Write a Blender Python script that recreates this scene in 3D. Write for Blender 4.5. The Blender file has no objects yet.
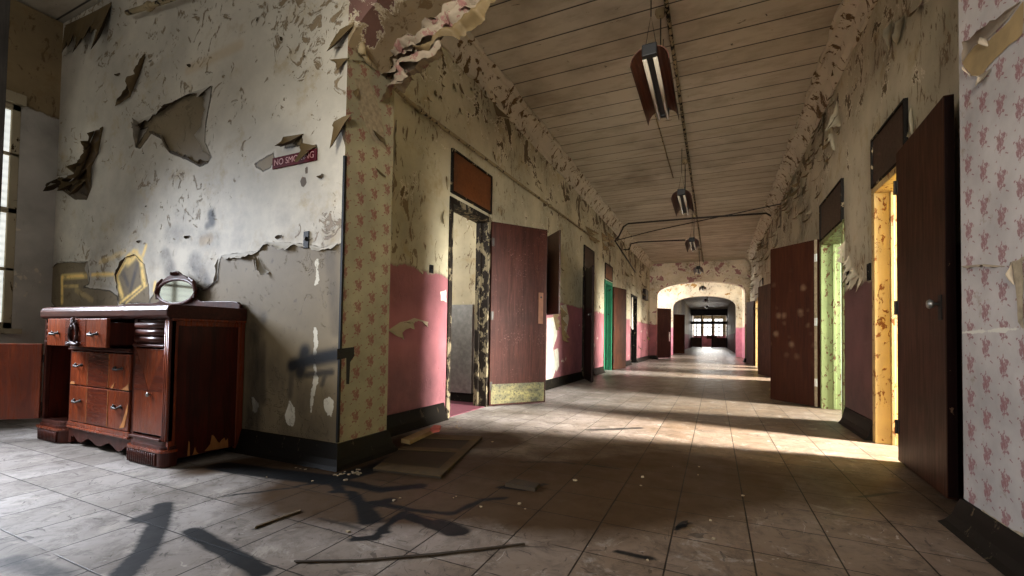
import bpy, bmesh, math, random
import numpy as np
from mathutils import Vector, Matrix, noise
R = math.radians
random.seed(7)
scene = bpy.context.scene
COL = scene.collection

# ------------------------------------------------------------------ camera (image is 1024x576)
F, PX, PY, CAMH = 440.78, 512.0, 324.88, 0.85
YAW, PITCH, ROLL = R(24.685), R(1.513), R(-0.9035)
def cam_axes():
    cy, sy, cp, sp = math.cos(YAW), math.sin(YAW), math.cos(PITCH), math.sin(PITCH)
    r = Vector((cy, sy, 0)); f = Vector((-sy*cp, cy*cp, sp)); u = r.cross(f)
    cr, sr = math.cos(ROLL), math.sin(ROLL)
    return cr*r - sr*u, sr*r + cr*u, f
AR, AU, AF = cam_axes()
def at(px, py, X=None, Y=None, Z=None):
    """the point where the sight line of a measured photo pixel meets a wall, floor or ceiling plane"""
    d = AR*((px-PX)/F) + AU*((PY-py)/F) + AF
    t = X/d.x if X is not None else Y/d.y if Y is not None else (Z-CAMH)/d.z
    return Vector((d.x*t, d.y*t, d.z*t+CAMH))
cam = bpy.data.cameras.new('camera'); camo = bpy.data.objects.new('camera', cam); COL.objects.link(camo)
camo.matrix_world = Matrix(((AR.x, AU.x, -AF.x, 0), (AR.y, AU.y, -AF.y, 0), (AR.z, AU.z, -AF.z, CAMH), (0, 0, 0, 1)))
cam.sensor_fit = 'HORIZONTAL'; cam.sensor_width = 36; cam.lens = 36*F/1024
cam.shift_y = (PY-288)/1024; cam.clip_start = .02; cam.clip_end = 200
scene.camera = camo

# ------------------------------------------------------------------ materials
def lin(c):
    if isinstance(c, (int, float)): c = (c, c, c)
    f = lambda v: (v/255/12.92) if v/255 <= .04045 else ((v/255+.055)/1.055)**2.4
    return (f(c[0]), f(c[1]), f(c[2]), 1)
class NT:
    def __init__(s, name):
        s.m = bpy.data.materials.new(name); s.m.use_nodes = True
        s.t = s.m.node_tree; s.n = s.t.nodes; s.l = s.t.links
        s.b = s.n['Principled BSDF']; s._pos = None
    def put(s, sock, v):
        if isinstance(v, bpy.types.NodeSocket): s.l.new(v, sock)
        elif v is not None: sock.default_value = v
    def node(s, typ, **kw):
        n = s.n.new(typ)
        for k, v in kw.items(): setattr(n, k, v)
        return n
    def pos(s):
        if s._pos is None: s._pos = s.node('ShaderNodeNewGeometry').outputs['Position']
        return s._pos
    def obj(s): return s.node('ShaderNodeTexCoord').outputs['Object']
    def mul(s, v, k):
        n = s.node('ShaderNodeVectorMath', operation='MULTIPLY'); s.put(n.inputs[0], v); n.inputs[1].default_value = k; return n.outputs[0]
    def vadd(s, v, w):
        n = s.node('ShaderNodeVectorMath', operation='ADD'); s.put(n.inputs[0], v); s.put(n.inputs[1], w); return n.outputs[0]
    def sep(s, v): n = s.node('ShaderNodeSeparateXYZ'); s.put(n.inputs[0], v); return n.outputs
    def comb(s, x, y, z):
        n = s.node('ShaderNodeCombineXYZ')
        for i, v in enumerate((x, y, z)): s.put(n.inputs[i], v)
        return n.outputs[0]
    def noise(s, v, scale, detail=4, rough=.55, dist=0, color=False):
        n = s.node('ShaderNodeTexNoise'); s.put(n.inputs['Vector'], v); n.inputs['Scale'].default_value = scale
        n.inputs['Detail'].default_value = detail; n.inputs['Roughness'].default_value = rough; n.inputs['Distortion'].default_value = dist
        return n.outputs['Color' if color else 'Fac']
    def vor(s, v, scale, feature='F1', out='Distance', rnd=1):
        n = s.node('ShaderNodeTexVoronoi', feature=feature); s.put(n.inputs['Vector'], v); n.inputs['Scale'].default_value = scale
        n.inputs['Randomness'].default_value = rnd
        return n.outputs[out]
    def white(s, v): n = s.node('ShaderNodeTexWhiteNoise'); s.put(n.inputs['Vector'], v); return n.outputs['Value']
    def math(s, op, a, b=None, c=None, clamp=False):
        n = s.node('ShaderNodeMath', operation=op, use_clamp=clamp)
        for i, v in enumerate((a, b, c)):
            if v is not None: s.put(n.inputs[i], v)
        return n.outputs[0]
    def step(s, v, lo, hi):
        n = s.node('ShaderNodeMapRange', clamp=True); s.put(n.inputs[0], v); s.put(n.inputs[1], lo); s.put(n.inputs[2], hi); return n.outputs[0]
    def mix(s, f, a, b, mode='MIX'):
        n = s.node('ShaderNodeMix', data_type='RGBA', blend_type=mode)
        s.put(n.inputs[0], f)
        for sock, v in ((n.inputs[6], a), (n.inputs[7], b)):
            if isinstance(v, tuple) and len(v) == 3: v = lin(v)
            s.put(sock, v)
        return n.outputs[2]
    def attr(s, name): n = s.node('ShaderNodeAttribute', attribute_name=name); return n.outputs['Fac']
    def bump(s, h, strength=.5, dist=.01):
        n = s.node('ShaderNodeBump'); s.put(n.inputs['Height'], h); n.inputs['Strength'].default_value = strength; n.inputs['Distance'].default_value = dist
        s.l.new(n.outputs[0], s.b.inputs['Normal'])
    def done(s, color, rough=.7, metal=0, spec=.35):
        if isinstance(color, tuple) and len(color) == 3: color = lin(color)
        s.put(s.b.inputs['Base Color'], color); s.put(s.b.inputs['Roughness'], rough); s.put(s.b.inputs['Metallic'], metal)
        s.b.inputs['Specular IOR Level'].default_value = spec
        return s.m

def plain(name, c, rough=.7, metal=0, var=.25, scale=12, spec=.35):
    t = NT(name); p = t.obj(); n = t.noise(p, scale, 5)
    dark = tuple(max(0, v*(1-var)) for v in c); lite = tuple(min(255, v*(1+var*.6)) for v in c)
    t.bump(n, .15, .004)
    return t.done(t.mix(n, dark, lite), rough, metal, spec)

def marks(t, p, up, scratch=.5):
    """flaked, stained paint: returns colour and height. brown scabs, thin cracks, soft stains"""
    st = t.noise(p, 1.1, 5, .6); st2 = t.noise(p, 3.7, 6, .65)
    col = t.mix(t.step(st, .38, .7), up, tuple(v*.78 for v in up))
    col = t.mix(t.step(st2, .55, .8), col, (up[0]*.8, up[1]*.72, up[2]*.55))
    return col, st, st2

def wall_material(name, up, low, zb, scab=(104, 80, 48), peel=.60, toppeel=.10, white_low=0, under=(120, 100, 66), seed=0., lowpeel=.66, ztop=3.1, band=None, far=0.):
    t = NT(name); p = t.vadd(t.pos(), (seed, seed*.7, seed*.3)); s = t.sep(t.pos()); z = s[2]
    col, st, st2 = marks(t, p, up)
    n1 = t.noise(p, 2.6, 7, .68, .6); nf = t.noise(p, 26, 4, .6)
    # lower painted dado with a ragged upper edge
    rag = t.math('ADD', t.math('MULTIPLY', t.math('SUBTRACT', t.noise(p, 5, 5, .65), .5), .16), z)
    lowf = t.step(rag, zb+.012, zb-.004)
    lcol = t.mix(t.step(t.noise(p, 2.2, 5), .3, .75), low, tuple(v*.72 for v in low))
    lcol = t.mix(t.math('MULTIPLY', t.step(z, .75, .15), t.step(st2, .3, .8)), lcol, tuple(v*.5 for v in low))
    lp = t.step(t.math('ADD', t.noise(p, 3.1, 6, .62, .4), (t.math('MULTIPLY', t.step(s[1], 5.5, 8), far*1.2) if far else 0.)), lowpeel, lowpeel+.015)
    lcol = t.mix(lp, lcol, (205, 195, 175))
    # peeling of the upper coat, worse toward the cornice
    hi = t.math('MULTIPLY', t.step(z, ztop-.7, ztop+.6), toppeel)
    v = t.math('ADD', n1, hi)
    if far: v = t.math('ADD', v, t.math('MULTIPLY', t.step(s[1], 5.5, 11), far))
    pk = t.step(v, peel, peel+.012); rim = t.math('MULTIPLY', t.step(v, peel-.028, peel), t.math('SUBTRACT', 1, pk))
    # small elongated scabs
    q = t.mul(p, (1, 1, .45)); sc = t.step(t.math('ADD', t.noise(q, 13, 5, .7, 1.2), t.math('MULTIPLY', t.math('SUBTRACT', st, .5), .45)), .60, .63)
    ucol = t.mix(t.math('MULTIPLY', sc, .8), col, scab)
    ucol = t.mix(pk, ucol, t.mix(st2, under, tuple(v*.62 for v in under)))
    ucol = t.mix(t.math('MULTIPLY', rim, .6), ucol, (235, 225, 200))
    c = t.mix(lowf, ucol, lcol)
    drk = t.math('MULTIPLY', t.step(rag, zb+.03, zb+.006), t.math('SUBTRACT', 1, lowf))
    c = t.mix(t.math('MULTIPLY', drk, .45), c, (70, 55, 40))
    if band: c = t.mix(t.math('MULTIPLY', t.step(s[1], band[0], band[0]+.02), t.step(s[1], band[1], band[1]-.02)), c, band[2])
    h = t.math('SUBTRACT', t.math('MULTIPLY', nf, .12), t.math('ADD', t.math('MULTIPLY', pk, .8), t.math('MULTIPLY', t.math('ADD', lowf, sc), .5)))
    t.bump(h, .6, .012)
    return t.done(c, .62)

def wallpaper_material(name, axis, base, motif, cu=.13, cv=.146, seed=0., torn=None, motif_seed=0.):
    """rose sprigs in staggered rows, the same sprig in every cell"""
    t = NT(name); s = t.sep(t.pos()); u = s[axis] if axis < 3 else t.math('ADD', s[0], s[1]); z = s[2]
    U = t.math('DIVIDE', t.math('ADD', u, seed), cu); colid = t.math('FLOOR', U)
    V = t.math('ADD', t.math('DIVIDE', z, cv), t.math('MULTIPLY', t.math('MODULO', t.math('ADD', colid, 40), 2), .5))
    fu = t.math('SUBTRACT', t.math('FRACT', U), .5); fv = t.math('SUBTRACT', t.math('FRACT', V), .5)
    d = t.math('SQRT', t.math('ADD', t.math('MULTIPLY', t.math('MULTIPLY', fu, fu), 1.5), t.math('MULTIPLY', fv, fv)))
    loc = t.comb(t.math('ADD', fu, motif_seed), fv, 3.3)
    wob = t.math('MULTIPLY', t.math('SUBTRACT', t.noise(loc, 5, 2), .5), .28)
    # three leaning flower heads on a stem, with a few loose leaves
    def blob(x, y, rx, ry, soft=.25):
        dx = t.math('DIVIDE', t.math('SUBTRACT', t.math('ADD', fu, wob), x), rx); dy = t.math('DIVIDE', t.math('SUBTRACT', t.math('ADD', fv, wob), y), ry)
        q = t.math('ADD', t.math('MULTIPLY', dx, dx), t.math('MULTIPLY', dy, dy))
        return t.step(t.math('ADD', q, t.math('MULTIPLY', t.math('SUBTRACT', t.noise(loc, 21, 3, .7), .5), 2.6)), 1+soft, 1-soft)
    n = t.noise(loc, 14, 3, .6)
    m = None
    for k in ((-.02, .05, .16, .13), (.13, .19, .11, .10), (-.15, .18, .10, .10), (.16, -.03, .09, .08), (.02, -.17, .028, .16), (-.09, -.13, .09, .035), (.11, -.16, .08, .03), (-.30, -.33, .05, .03), (.33, .30, .05, .04), (-.34, .12, .03, .05), (.30, -.35, .04, .03), (.02, .33, .025, .07)):
        q = blob(*k); m = q if m is None else t.math('MAXIMUM', m, q)
    m = t.math('MULTIPLY', m, t.step(n, .22, .5))
    p = t.pos(); st = t.noise(p, 2.3, 5, .6)
    c = t.mix(t.step(st, .3, .75), base, tuple(v*.75 for v in base))
    c = t.mix(t.math('MULTIPLY', m, .72), c, t.mix(n, motif, tuple(v*.7 for v in motif)))
    dirt = t.math('MULTIPLY', t.step(t.noise(p, 9, 5, .7), .62, .7), .5)
    c = t.mix(dirt, c, (120, 100, 75))
    if torn: c = torn(t, c, p, s)
    t.bump(t.noise(p, 14, 4), .25, .006)
    return t.done(c, .8)

def wood_material(name, c1, c2, axis=2, rough=.32, scuff=None, seed=0., chips=None, grain=1., world=False, spec=.45):
    t = NT(name); p0 = t.pos() if world else t.obj(); p = t.vadd(p0, (seed, seed, seed))
    k = [14, 14, 14]; k[axis] = 1.2
    g = t.noise(t.mul(p, tuple(k)), 2.2*grain, 6, .65, .8); g2 = t.noise(p, 2.4, 4)
    c = t.mix(t.step(g, .3, .7), c1, c2)
    c = t.mix(t.math('MULTIPLY', t.step(g2, .42, .75), .7), c, tuple(v*.5 for v in c1))
    r = t.step(g2, .2, 1.4)
    if scuff:
        z = t.sep(p0)[2]
        sp = t.noise(p, 60, 3, .7)
        m = t.math('MULTIPLY', t.step(t.math('ADD', sp, t.math('MULTIPLY', t.noise(p, 3.1, 4), .5)), scuff[1], scuff[1]+.12), scuff[2])
        c = t.mix(m, c, scuff[0])
    if chips:
        m = t.step(t.noise(t.mul(p, (1, 1, .7)), 7, 5, .65, .4), chips[1], chips[1]+.012)
        c = t.mix(m, c, chips[0])
    t.bump(g, .12, .003)
    rr = t.math('ADD', t.math('MULTIPLY', g, .25), rough-.1)
    return t.done(c, rr, 0, .12 if 'door' in name else spec)

def chipped(name, top, under, thr=.58, scale=9, rough=.6):
    t = NT(name); p = t.pos(); n = t.noise(t.mul(p, (1, 1, .6)), scale, 7, .7, .5)
    m = t.step(n, thr, thr+.015)
    c = t.mix(m, t.mix(t.noise(p, 3, 4), top, tuple(v*.75 for v in top)), under)
    t.bump(t.math('SUBTRACT', 1, m), .6, .006)
    return t.done(c, rough, 0, .1)

M = {}
def dresser_wall_material():
    t = NT('peeling_white_plaster'); p = t.pos(); s = t.sep(p)
    up = (204, 195, 176)
    col, st, st2 = marks(t, p, up)
    nz = t.math('SUBTRACT', t.noise(p, 9, 6, .68), .5)
    q = t.mul(p, (1, 1, .6)); streak = t.vadd(t.mul(p, (.75, 1, .75)), t.mul(t.comb(s[2], 0, s[0]), (-.5, 0, .5)))
    reg = t.noise(p, .9, 3)
    sc = t.step(t.math('ADD', t.noise(streak, 8.5, 6, .7, 1.3), t.math('MULTIPLY', t.math('SUBTRACT', reg, .5), .5)), .60, .63)
    c = t.mix(t.math('MULTIPLY', sc, .85), col, t.mix(st2, (150, 126, 88), (88, 70, 48)))
    # soft grey grime in the lower half of the white coat
    gr = t.math('MULTIPLY', t.step(s[2], 2.5, 1.5), t.step(t.noise(p, 4.2, 6, .7), .42, .75))
    c = t.mix(t.math('MULTIPLY', gr, .55), c, (112, 104, 104))
    d = t.math('ADD', t.attr('bare'), t.math('MULTIPLY', nz, .05))
    bare = t.step(d, -.002, .004)
    bc = t.mix(t.step(t.noise(p, 1.8, 5, .6), .3, .75), (132, 116, 88), (106, 92, 68))
    bc = t.mix(t.step(t.noise(p, 21, 4, .6), .62, .75), bc, (86, 74, 58))
    rim = t.math('MULTIPLY', t.step(d, -.03, -.004), t.math('SUBTRACT', 1, bare))
    c = t.mix(t.math('MULTIPLY', rim, .25), c, (224, 218, 205))
    shadow_line = t.math('MULTIPLY', t.step(d, .0, .004), t.step(d, .016, .006))
    bc = t.mix(t.math('MULTIPLY', shadow_line, .75), bc, (30, 24, 18))
    c = t.mix(bare, c, bc)
    wd = t.math('ADD', t.attr('chalk'), t.math('MULTIPLY', nz, .09))
    c = t.mix(t.step(wd, 0, .004), c, (206, 198, 178))
    hd = t.math('ADD', t.attr('hole'), t.math('MULTIPLY', nz, .02))
    c = t.mix(t.step(hd, 0, .004), c, (72, 54, 28))
    c = t.mix(t.math('MULTIPLY', t.attr('tan'), .8), c, (186, 158, 112))
    c = t.mix(t.math('MULTIPLY', t.attr('grime'), t.step(t.noise(p, 7, 5, .7), .25, .6)), c, (74, 68, 66))
    sm = t.math('MULTIPLY', t.attr('shade_streaks'), t.step(t.noise(t.mul(p, (1, 1, .35)), 6, 5, .6), .22, .6))
    c = t.mix(sm, c, (38, 30, 22))  # dark brown for streaks and the painted shadow beside the sideboard
    c = t.mix(t.math('MULTIPLY', t.attr('gold'), t.step(t.noise(p, 12, 3), .2, .5)), c, (250, 214, 128))
    c = t.mix(t.attr('black'), c, (14, 15, 18))
    h = t.math('SUBTRACT', t.math('MULTIPLY', t.noise(p, 30, 4), .1), t.math('ADD', bare, t.math('MULTIPLY', sc, .5)))
    t.bump(h, .7, .012)
    return t.done(c, .62)

def floor_material():
    t = NT('dusty_floor_tiles'); p = t.pos(); s = t.sep(p)
    T = .3065
    U = t.math('DIVIDE', t.math('ADD', s[0], .165+T*40), T); V = t.math('DIVIDE', t.math('SUBTRACT', s[1], .205-T*40), T)
    fu = t.math('FRACT', U); fv = t.math('FRACT', V)
    e = lambda f: t.math('SUBTRACT', .5, t.math('ABSOLUTE', t.math('SUBTRACT', f, .5)))
    eu, ev = e(fu), e(fv)
    jit = t.math('MULTIPLY', t.noise(p, 18, 3), .008)
    lu = t.step(eu, t.math('ADD', jit, .0035), t.math('ADD', jit, .009)); lv = t.step(ev, t.math('ADD', jit, .002), t.math('ADD', jit, .008))
    line = t.math('SUBTRACT', 1, t.math('MULTIPLY', lu, t.step(t.math('ADD', lv, t.step(t.noise(p, 2.2, 3), .56, .63)), 0, 1)))
    idn = t.white(t.comb(t.math('FLOOR', U), t.math('FLOOR', V), 0))
    base = t.mix(idn, (166, 159, 153), (140, 133, 126))
    big = t.noise(p, .8, 6, .62)
    base = t.mix(t.math('MULTIPLY', t.step(big, .38, .66), .75), base, (78, 68, 56))
    base = t.mix(t.math('MULTIPLY', t.step(s[0], -2.0, -.3), .7), base, (108, 82, 54))  # browner toward the right: lower light of the mid floor, painted in
    # ground-in dirt, scuffs and scratches
    base = t.mix(t.math('MULTIPLY', t.step(t.noise(p, 7, 8, .8, .6), .47, .66), .6), base, (58, 50, 42))
    base = t.mix(t.math('MULTIPLY', t.step(t.noise(t.vadd(p, (5, 2, 0)), 5.5, 7, .76, .5), .55, .66), .45), base, (172, 164, 152))
    wp = t.vadd(p, t.mul(t.noise(p, 2.2, 3, .5, 0, True), (.5, .5, 0)))
    def scratch(ang, dens, lo):
        ca, sa = math.cos(ang), math.sin(ang)
        x = t.math('ADD', t.math('MULTIPLY', t.sep(wp)[0], ca), t.math('MULTIPLY', t.sep(wp)[1], sa)); y = t.math('ADD', t.math('MULTIPLY', t.sep(wp)[0], -sa), t.math('MULTIPLY', t.sep(wp)[1], ca))
        return t.step(t.noise(t.comb(t.math('MULTIPLY', x, dens), t.math('MULTIPLY', y, dens*5), ang), 1, 3, .6), lo, lo+.03)
    for ang, dens, lo in ((.5, 6, .66), (-.7, 8, .67), (1.3, 7, .67), (2.2, 11, .66)):
        base = t.mix(t.math('MULTIPLY', scratch(ang, dens, lo), .55), base, (44, 38, 32))
    base = t.mix(t.math('MULTIPLY', scratch(.9, 9, .68), .5), base, (186, 178, 166))
    base = t.mix(t.math('MULTIPLY', t.step(t.noise(p, 30, 4, .7), .62, .70), .5), base, (40, 34, 28))
    dn = t.math('ADD', t.attr('mud_shade'), t.math('MULTIPLY', t.math('SUBTRACT', t.noise(p, 4, 6, .7), .5), .6))
    c = t.mix(t.math('MULTIPLY', t.step(dn, .1, .75), .93), base, (58, 40, 20))  # dirt and the shaded middle of the floor in one brown
    c = t.mix(t.math('MULTIPLY', line, .9), c, (20, 16, 12))
    inkn = t.math('ADD', t.attr('ink'), t.math('MULTIPLY', t.math('SUBTRACT', t.noise(p, 9, 6, .75), .5), .55))
    c = t.mix(t.math('MULTIPLY', t.step(inkn, .15, .62), .95), c, (15, 18, 20))
    c = t.mix(t.attr('pale'), c, (150, 132, 100))
    far = t.step(s[1], 5, 11)                 # the hall end is dusty, the far corridor still polished
    rough = t.math('SUBTRACT', t.math('ADD', .34, t.math('MULTIPLY', t.noise(p, 5, 5, .6), .4)), t.math('MULTIPLY', far, .22))
    spec = t.math('ADD', .12, t.math('MULTIPLY', far, .5))
    t.bump(t.math('SUBTRACT', t.math('MULTIPLY', t.noise(p, 22, 4), .25), line), .3, .004)
    t.done(c, rough, 0, .12); t.put(t.b.inputs['Specular IOR Level'], spec); return t.m

def ceiling_material():
    t = NT('painted_board_ceiling'); p = t.pos(); s = t.sep(p)
    T = .318
    V = t.math('DIVIDE', t.math('ADD', s[1], 9.07), T); fv = t.math('FRACT', V)
    e = t.math('SUBTRACT', .5, t.math('ABSOLUTE', t.math('SUBTRACT', fv, .5)))
    seam = t.step(e, .034, .014)
    idn = t.white(t.comb(0, t.math('FLOOR', V), 1))
    c = t.mix(idn, (198, 189, 168), (180, 170, 148))
    g = t.noise(t.mul(p, (.9, 2.5, 1)), 2.4, 6, .65)
    c = t.mix(t.math('MULTIPLY', t.step(g, .48, .75), .6), c, (136, 120, 94))
    c = t.mix(t.math('MULTIPLY', t.step(t.noise(p, 1.2, 5), .5, .75), .6), c, (110, 92, 66))
    fl = t.step(t.noise(t.mul(p, (1, 2.2, 1)), 5.5, 6, .75, .6), .66, .675)
    c = t.mix(fl, c, (58, 46, 32))
    c = t.mix(t.math('MULTIPLY', seam, .95), c, (24, 18, 12))
    t.bump(t.math('SUBTRACT', t.math('MULTIPLY', g, .2), t.math('ADD', seam, fl)), .6, .008)
    return t.done(c, .55)

M['dresser_wall'] = dresser_wall_material()
M['left'] = wall_material('cream_and_pink_paint', (200, 190, 158), (172, 108, 112), 1.45, peel=.665, toppeel=.10, lowpeel=.70, far=.055)
M['right'] = wall_material('cream_and_mauve_paint', (194, 184, 156), (112, 76, 74), 1.39, peel=.68, toppeel=.13, seed=11., lowpeel=.78, far=.05)
M['endwall'] = wall_material('cream_and_rose_paint', (206, 188, 160), (170, 96, 98), 1.45, peel=.575, toppeel=.03, seed=23., under=(176, 124, 116))
M['bay'] = wall_material('white_and_pink_paint', (232, 222, 198), (230, 150, 170), 1.45, peel=.60, toppeel=.03, seed=31., under=(190, 150, 90))
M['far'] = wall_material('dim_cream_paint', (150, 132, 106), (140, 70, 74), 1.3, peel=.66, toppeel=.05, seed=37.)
M['beam'] = wall_material('peeling_beam_paint', (168, 146, 112), (168, 146, 112), -1, peel=.54, toppeel=0, seed=71., under=(132, 96, 84))
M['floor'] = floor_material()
M['ceil'] = ceiling_material()
def torn_right(t, c, p, s):
    # torn band where the paper has come away low on the pier and up at its top
    a = t.math('ADD', t.math('ABSOLUTE', t.math('SUBTRACT', s[2], t.math('ADD', .905, t.math('MULTIPLY', t.math('SUBTRACT', s[1], 2.5), -.02)))), t.math('MULTIPLY', t.math('SUBTRACT', t.noise(p, 9, 5, .7), .5), .05))
    c = t.mix(t.step(a, .008, .004), c, (196, 190, 172))
    return c
M['paper_left'] = wallpaper_material('rose_sprig_wallpaper', 1, (168, 158, 126), (146, 62, 60), seed=.03)
M['paper_right'] = wallpaper_material('rose_sprig_wallpaper_pale', 3, (184, 174, 164), (140, 66, 72), cu=.125, cv=.15, seed=.0, torn=torn_right)
M['base'] = chipped('black_baseboard', (26, 22, 17), (74, 63, 46), .62, 13, .5)
M['door_red'] = wood_material('red_brown_door', (68, 36, 26), (42, 21, 15), 2, .6, scuff=((134, 98, 88), .90, .5), chips=((140, 84, 50), .72))
M['door_brown'] = wood_material('dark_brown_door', (80, 46, 28), (46, 26, 17), 2, .5, seed=3)
M['door_black'] = wood_material('blackened_door', (40, 24, 18), (22, 14, 11), 2, .4, seed=5)
M['door_edge'] = chipped('worn_door_edge', (36, 20, 16), (120, 90, 66), .66, 14, .5)
M['panel'] = wood_material('varnished_panel', (116, 66, 30), (86, 46, 20), 0, .35, seed=8)
M['panel_dark'] = wood_material('dark_varnished_panel', (64, 38, 24), (40, 24, 16), 0, .35, seed=9)
M['frame_black'] = chipped('blackened_door_frame', (30, 25, 20), (150, 134, 104), .60, 12)
M['frame_mixed'] = chipped('blackened_cream_frame', (134, 122, 96), (34, 28, 22), .47, 10)
M['frame_cream'] = chipped('cream_door_frame', (190, 176, 146), (70, 54, 34), .60, 10)
M['frame_yellow'] = chipped('yellow_door_frame', (214, 184, 124), (126, 80, 42), .57, 22)
M['frame_green'] = chipped('green_door_frame', (160, 168, 112), (104, 72, 50), .56, 22)
M['frame_teal'] = chipped('teal_door_frame', (44, 118, 84), (36, 26, 20), .62, 12)
M['yellow_room'] = plain('yellow_room_paint', (240, 208, 96), .7)
M['mint_room'] = plain('mint_room_paint', (206, 238, 222), .7)
M['cream_room'] = wall_material('stained_cream_room_paint', (200, 186, 150), (176, 168, 156), 1.12, peel=.62, seed=51., under=(140, 110, 64))
M['room_floor'] = plain('maroon_room_floor', (104, 58, 66), .5)
M['plate_brown'] = plain('brown_push_plate', (112, 78, 60), .6, 0, .25, 12, .1)
M['kick'] = NT('brass_kick_plate')
def _kick():
    t = M['kick']; p = t.obj(); n = t.noise(t.mul(p, (1, 1, 2)), 5, 6, .7); f = t.noise(p, 40, 4, .7)
    c = t.mix(t.step(n, .35, .65), (120, 112, 70), (58, 56, 42)); c = t.mix(t.step(f, .50, .66), c, (42, 40, 27))
    t.bump(f, .3, .003)
    return t.done(c, .55, .1, .25)
M['kick'] = _kick()
M['steel'] = plain('dull_steel', (140, 138, 132), .4, .8, .3, 20)
M['pewter'] = plain('dark_pewter', (70, 66, 62), .5, .5, .3, 20)
M['white_metal'] = plain('white_hinge_metal', (230, 228, 220), .4, .2, .2, 20)
M['iron'] = chipped('old_pipe_paint', (172, 154, 118), (44, 34, 26), .56, 16)
M['dark_iron'] = plain('dark_conduit', (52, 46, 40), .5, .4)
M['speck_iron'] = chipped('flaking_conduit', (168, 152, 118), (20, 17, 14), .50, 16)
M['shade'] = wood_material('rusted_shade', (96, 50, 28), (50, 24, 14), 1, .35, seed=2, grain=2)
M['black'] = plain('black_metal', (12, 11, 10), .6, 0)
M['tube'] = plain('fluorescent_tube', (176, 166, 146), .25, 0, .12, 3, .5)
M['wire'] = plain('hanging_wire', (60, 54, 46), .5, .5)
M['flake'] = NT('curled_paint_flakes')
def _flake(name, a, b):
    t = NT(name); p = t.pos(); n = t.noise(p, 4, 4); g = t.node('ShaderNodeNewGeometry')
    back = t.mix(n, b, tuple(v*.55 for v in b)); front = t.mix(n, a, tuple(v*.75 for v in a))
    return t.done(t.mix(g.outputs['Backfacing'], front, back), .7)
bpy.data.materials.remove(M['flake'].m)
M['flake'] = _flake('curled_paint_flakes', (204, 192, 162), (140, 116, 78))
M['flake_brown'] = _flake('brown_peeling_paint', (116, 96, 62), (70, 52, 28))
M['flake_white'] = _flake('white_peeling_paint', (196, 188, 172), (84, 68, 44))
M['flake_paper'] = wallpaper_material('peeling_rose_paper', 0, (150, 134, 112), (140, 76, 76))
M['cornice'] = chipped('flaking_cornice', (222, 210, 184), (104, 82, 52), .56, 8)
M['cord'] = plain('cornice_dark', (60, 48, 36))
M['walnut'] = wood_material('mahogany_veneer', (158, 74, 38), (100, 40, 22), 2, .26, seed=1)
M['walnut_dark'] = wood_material('dark_mahogany', (88, 40, 26), (50, 21, 15), 2, .36, seed=4, spec=.25)
M['walnut_top'] = wood_material('mahogany_top', (92, 50, 38), (58, 29, 23), 0, .34, seed=6, spec=.28)
M['walnut_side'] = wood_material('mahogany_side', (92, 30, 16), (44, 14, 9), 2, .3, seed=7)
M['walnut_strip'] = wood_material('crossband_veneer', (120, 54, 32), (76, 30, 19), 0, .25, seed=12)
M['ornament'] = plain('dark_carved_wood', (62, 34, 24), .5)
M['bare_wood'] = wood_material('bare_pale_wood', (206, 140, 74), (168, 104, 50), 2, .6, seed=9)
M['inner'] = plain('dark_cabinet_inside', (30, 17, 12), .8)
M['mirror'] = NT('old_mirror_glass').done((216, 222, 214), .06, 1, .5)
M['sign_red'] = plain('red_sign_enamel', (78, 10, 18), .6, 0, .15, 12, .1)
M['letter'] = plain('faded_lettering', (190, 140, 136), .6)
M['grey_post'] = wood_material('weathered_grey_post', (104, 98, 92), (76, 72, 68), 2, .6, seed=14)
M['chalk_lit'] = plain('chalky_lit_coat', (208, 200, 180), .8, 0, .35, 9)
M['debris'] = plain('broken_plaster', (150, 134, 108), .85, 0, .4, 30)
M['debris_pink'] = plain('pink_paint_chip', (196, 108, 98), .8)
M['dirty_board'] = plain('dirty_board', (50, 38, 22), .8, 0, .4, 8)
M['dusty_strip'] = plain('dusty_strip', (78, 62, 38), .85, 0, .5, 9)
M['pale_board'] = plain('pale_board_strip', (146, 122, 82), .8, 0, .35, 8)
def glass_glow(name, c, k):
    t = NT(name); p = t.obj(); n = t.noise(p, 3, 3)
    z = t.sep(p)[2]; lines = t.step(t.math('FRACT', t.math('MULTIPLY', z, 14)), .0, .5)
    t.put(t.b.inputs['Emission Color'], t.mix(t.math('MULTIPLY', t.math('SUBTRACT', 1, lines), .5), t.mix(n, c, tuple(v*.85 for v in c)), (120, 130, 130))); t.b.inputs['Emission Strength'].default_value = k
    return t.done((230, 230, 225), .3)
M['glow'] = glass_glow('daylit_frosted_glass', (240, 244, 240), .95)
M['glow_far'] = glass_glow('daylit_far_glass', (245, 246, 246), 2.2)

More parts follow.
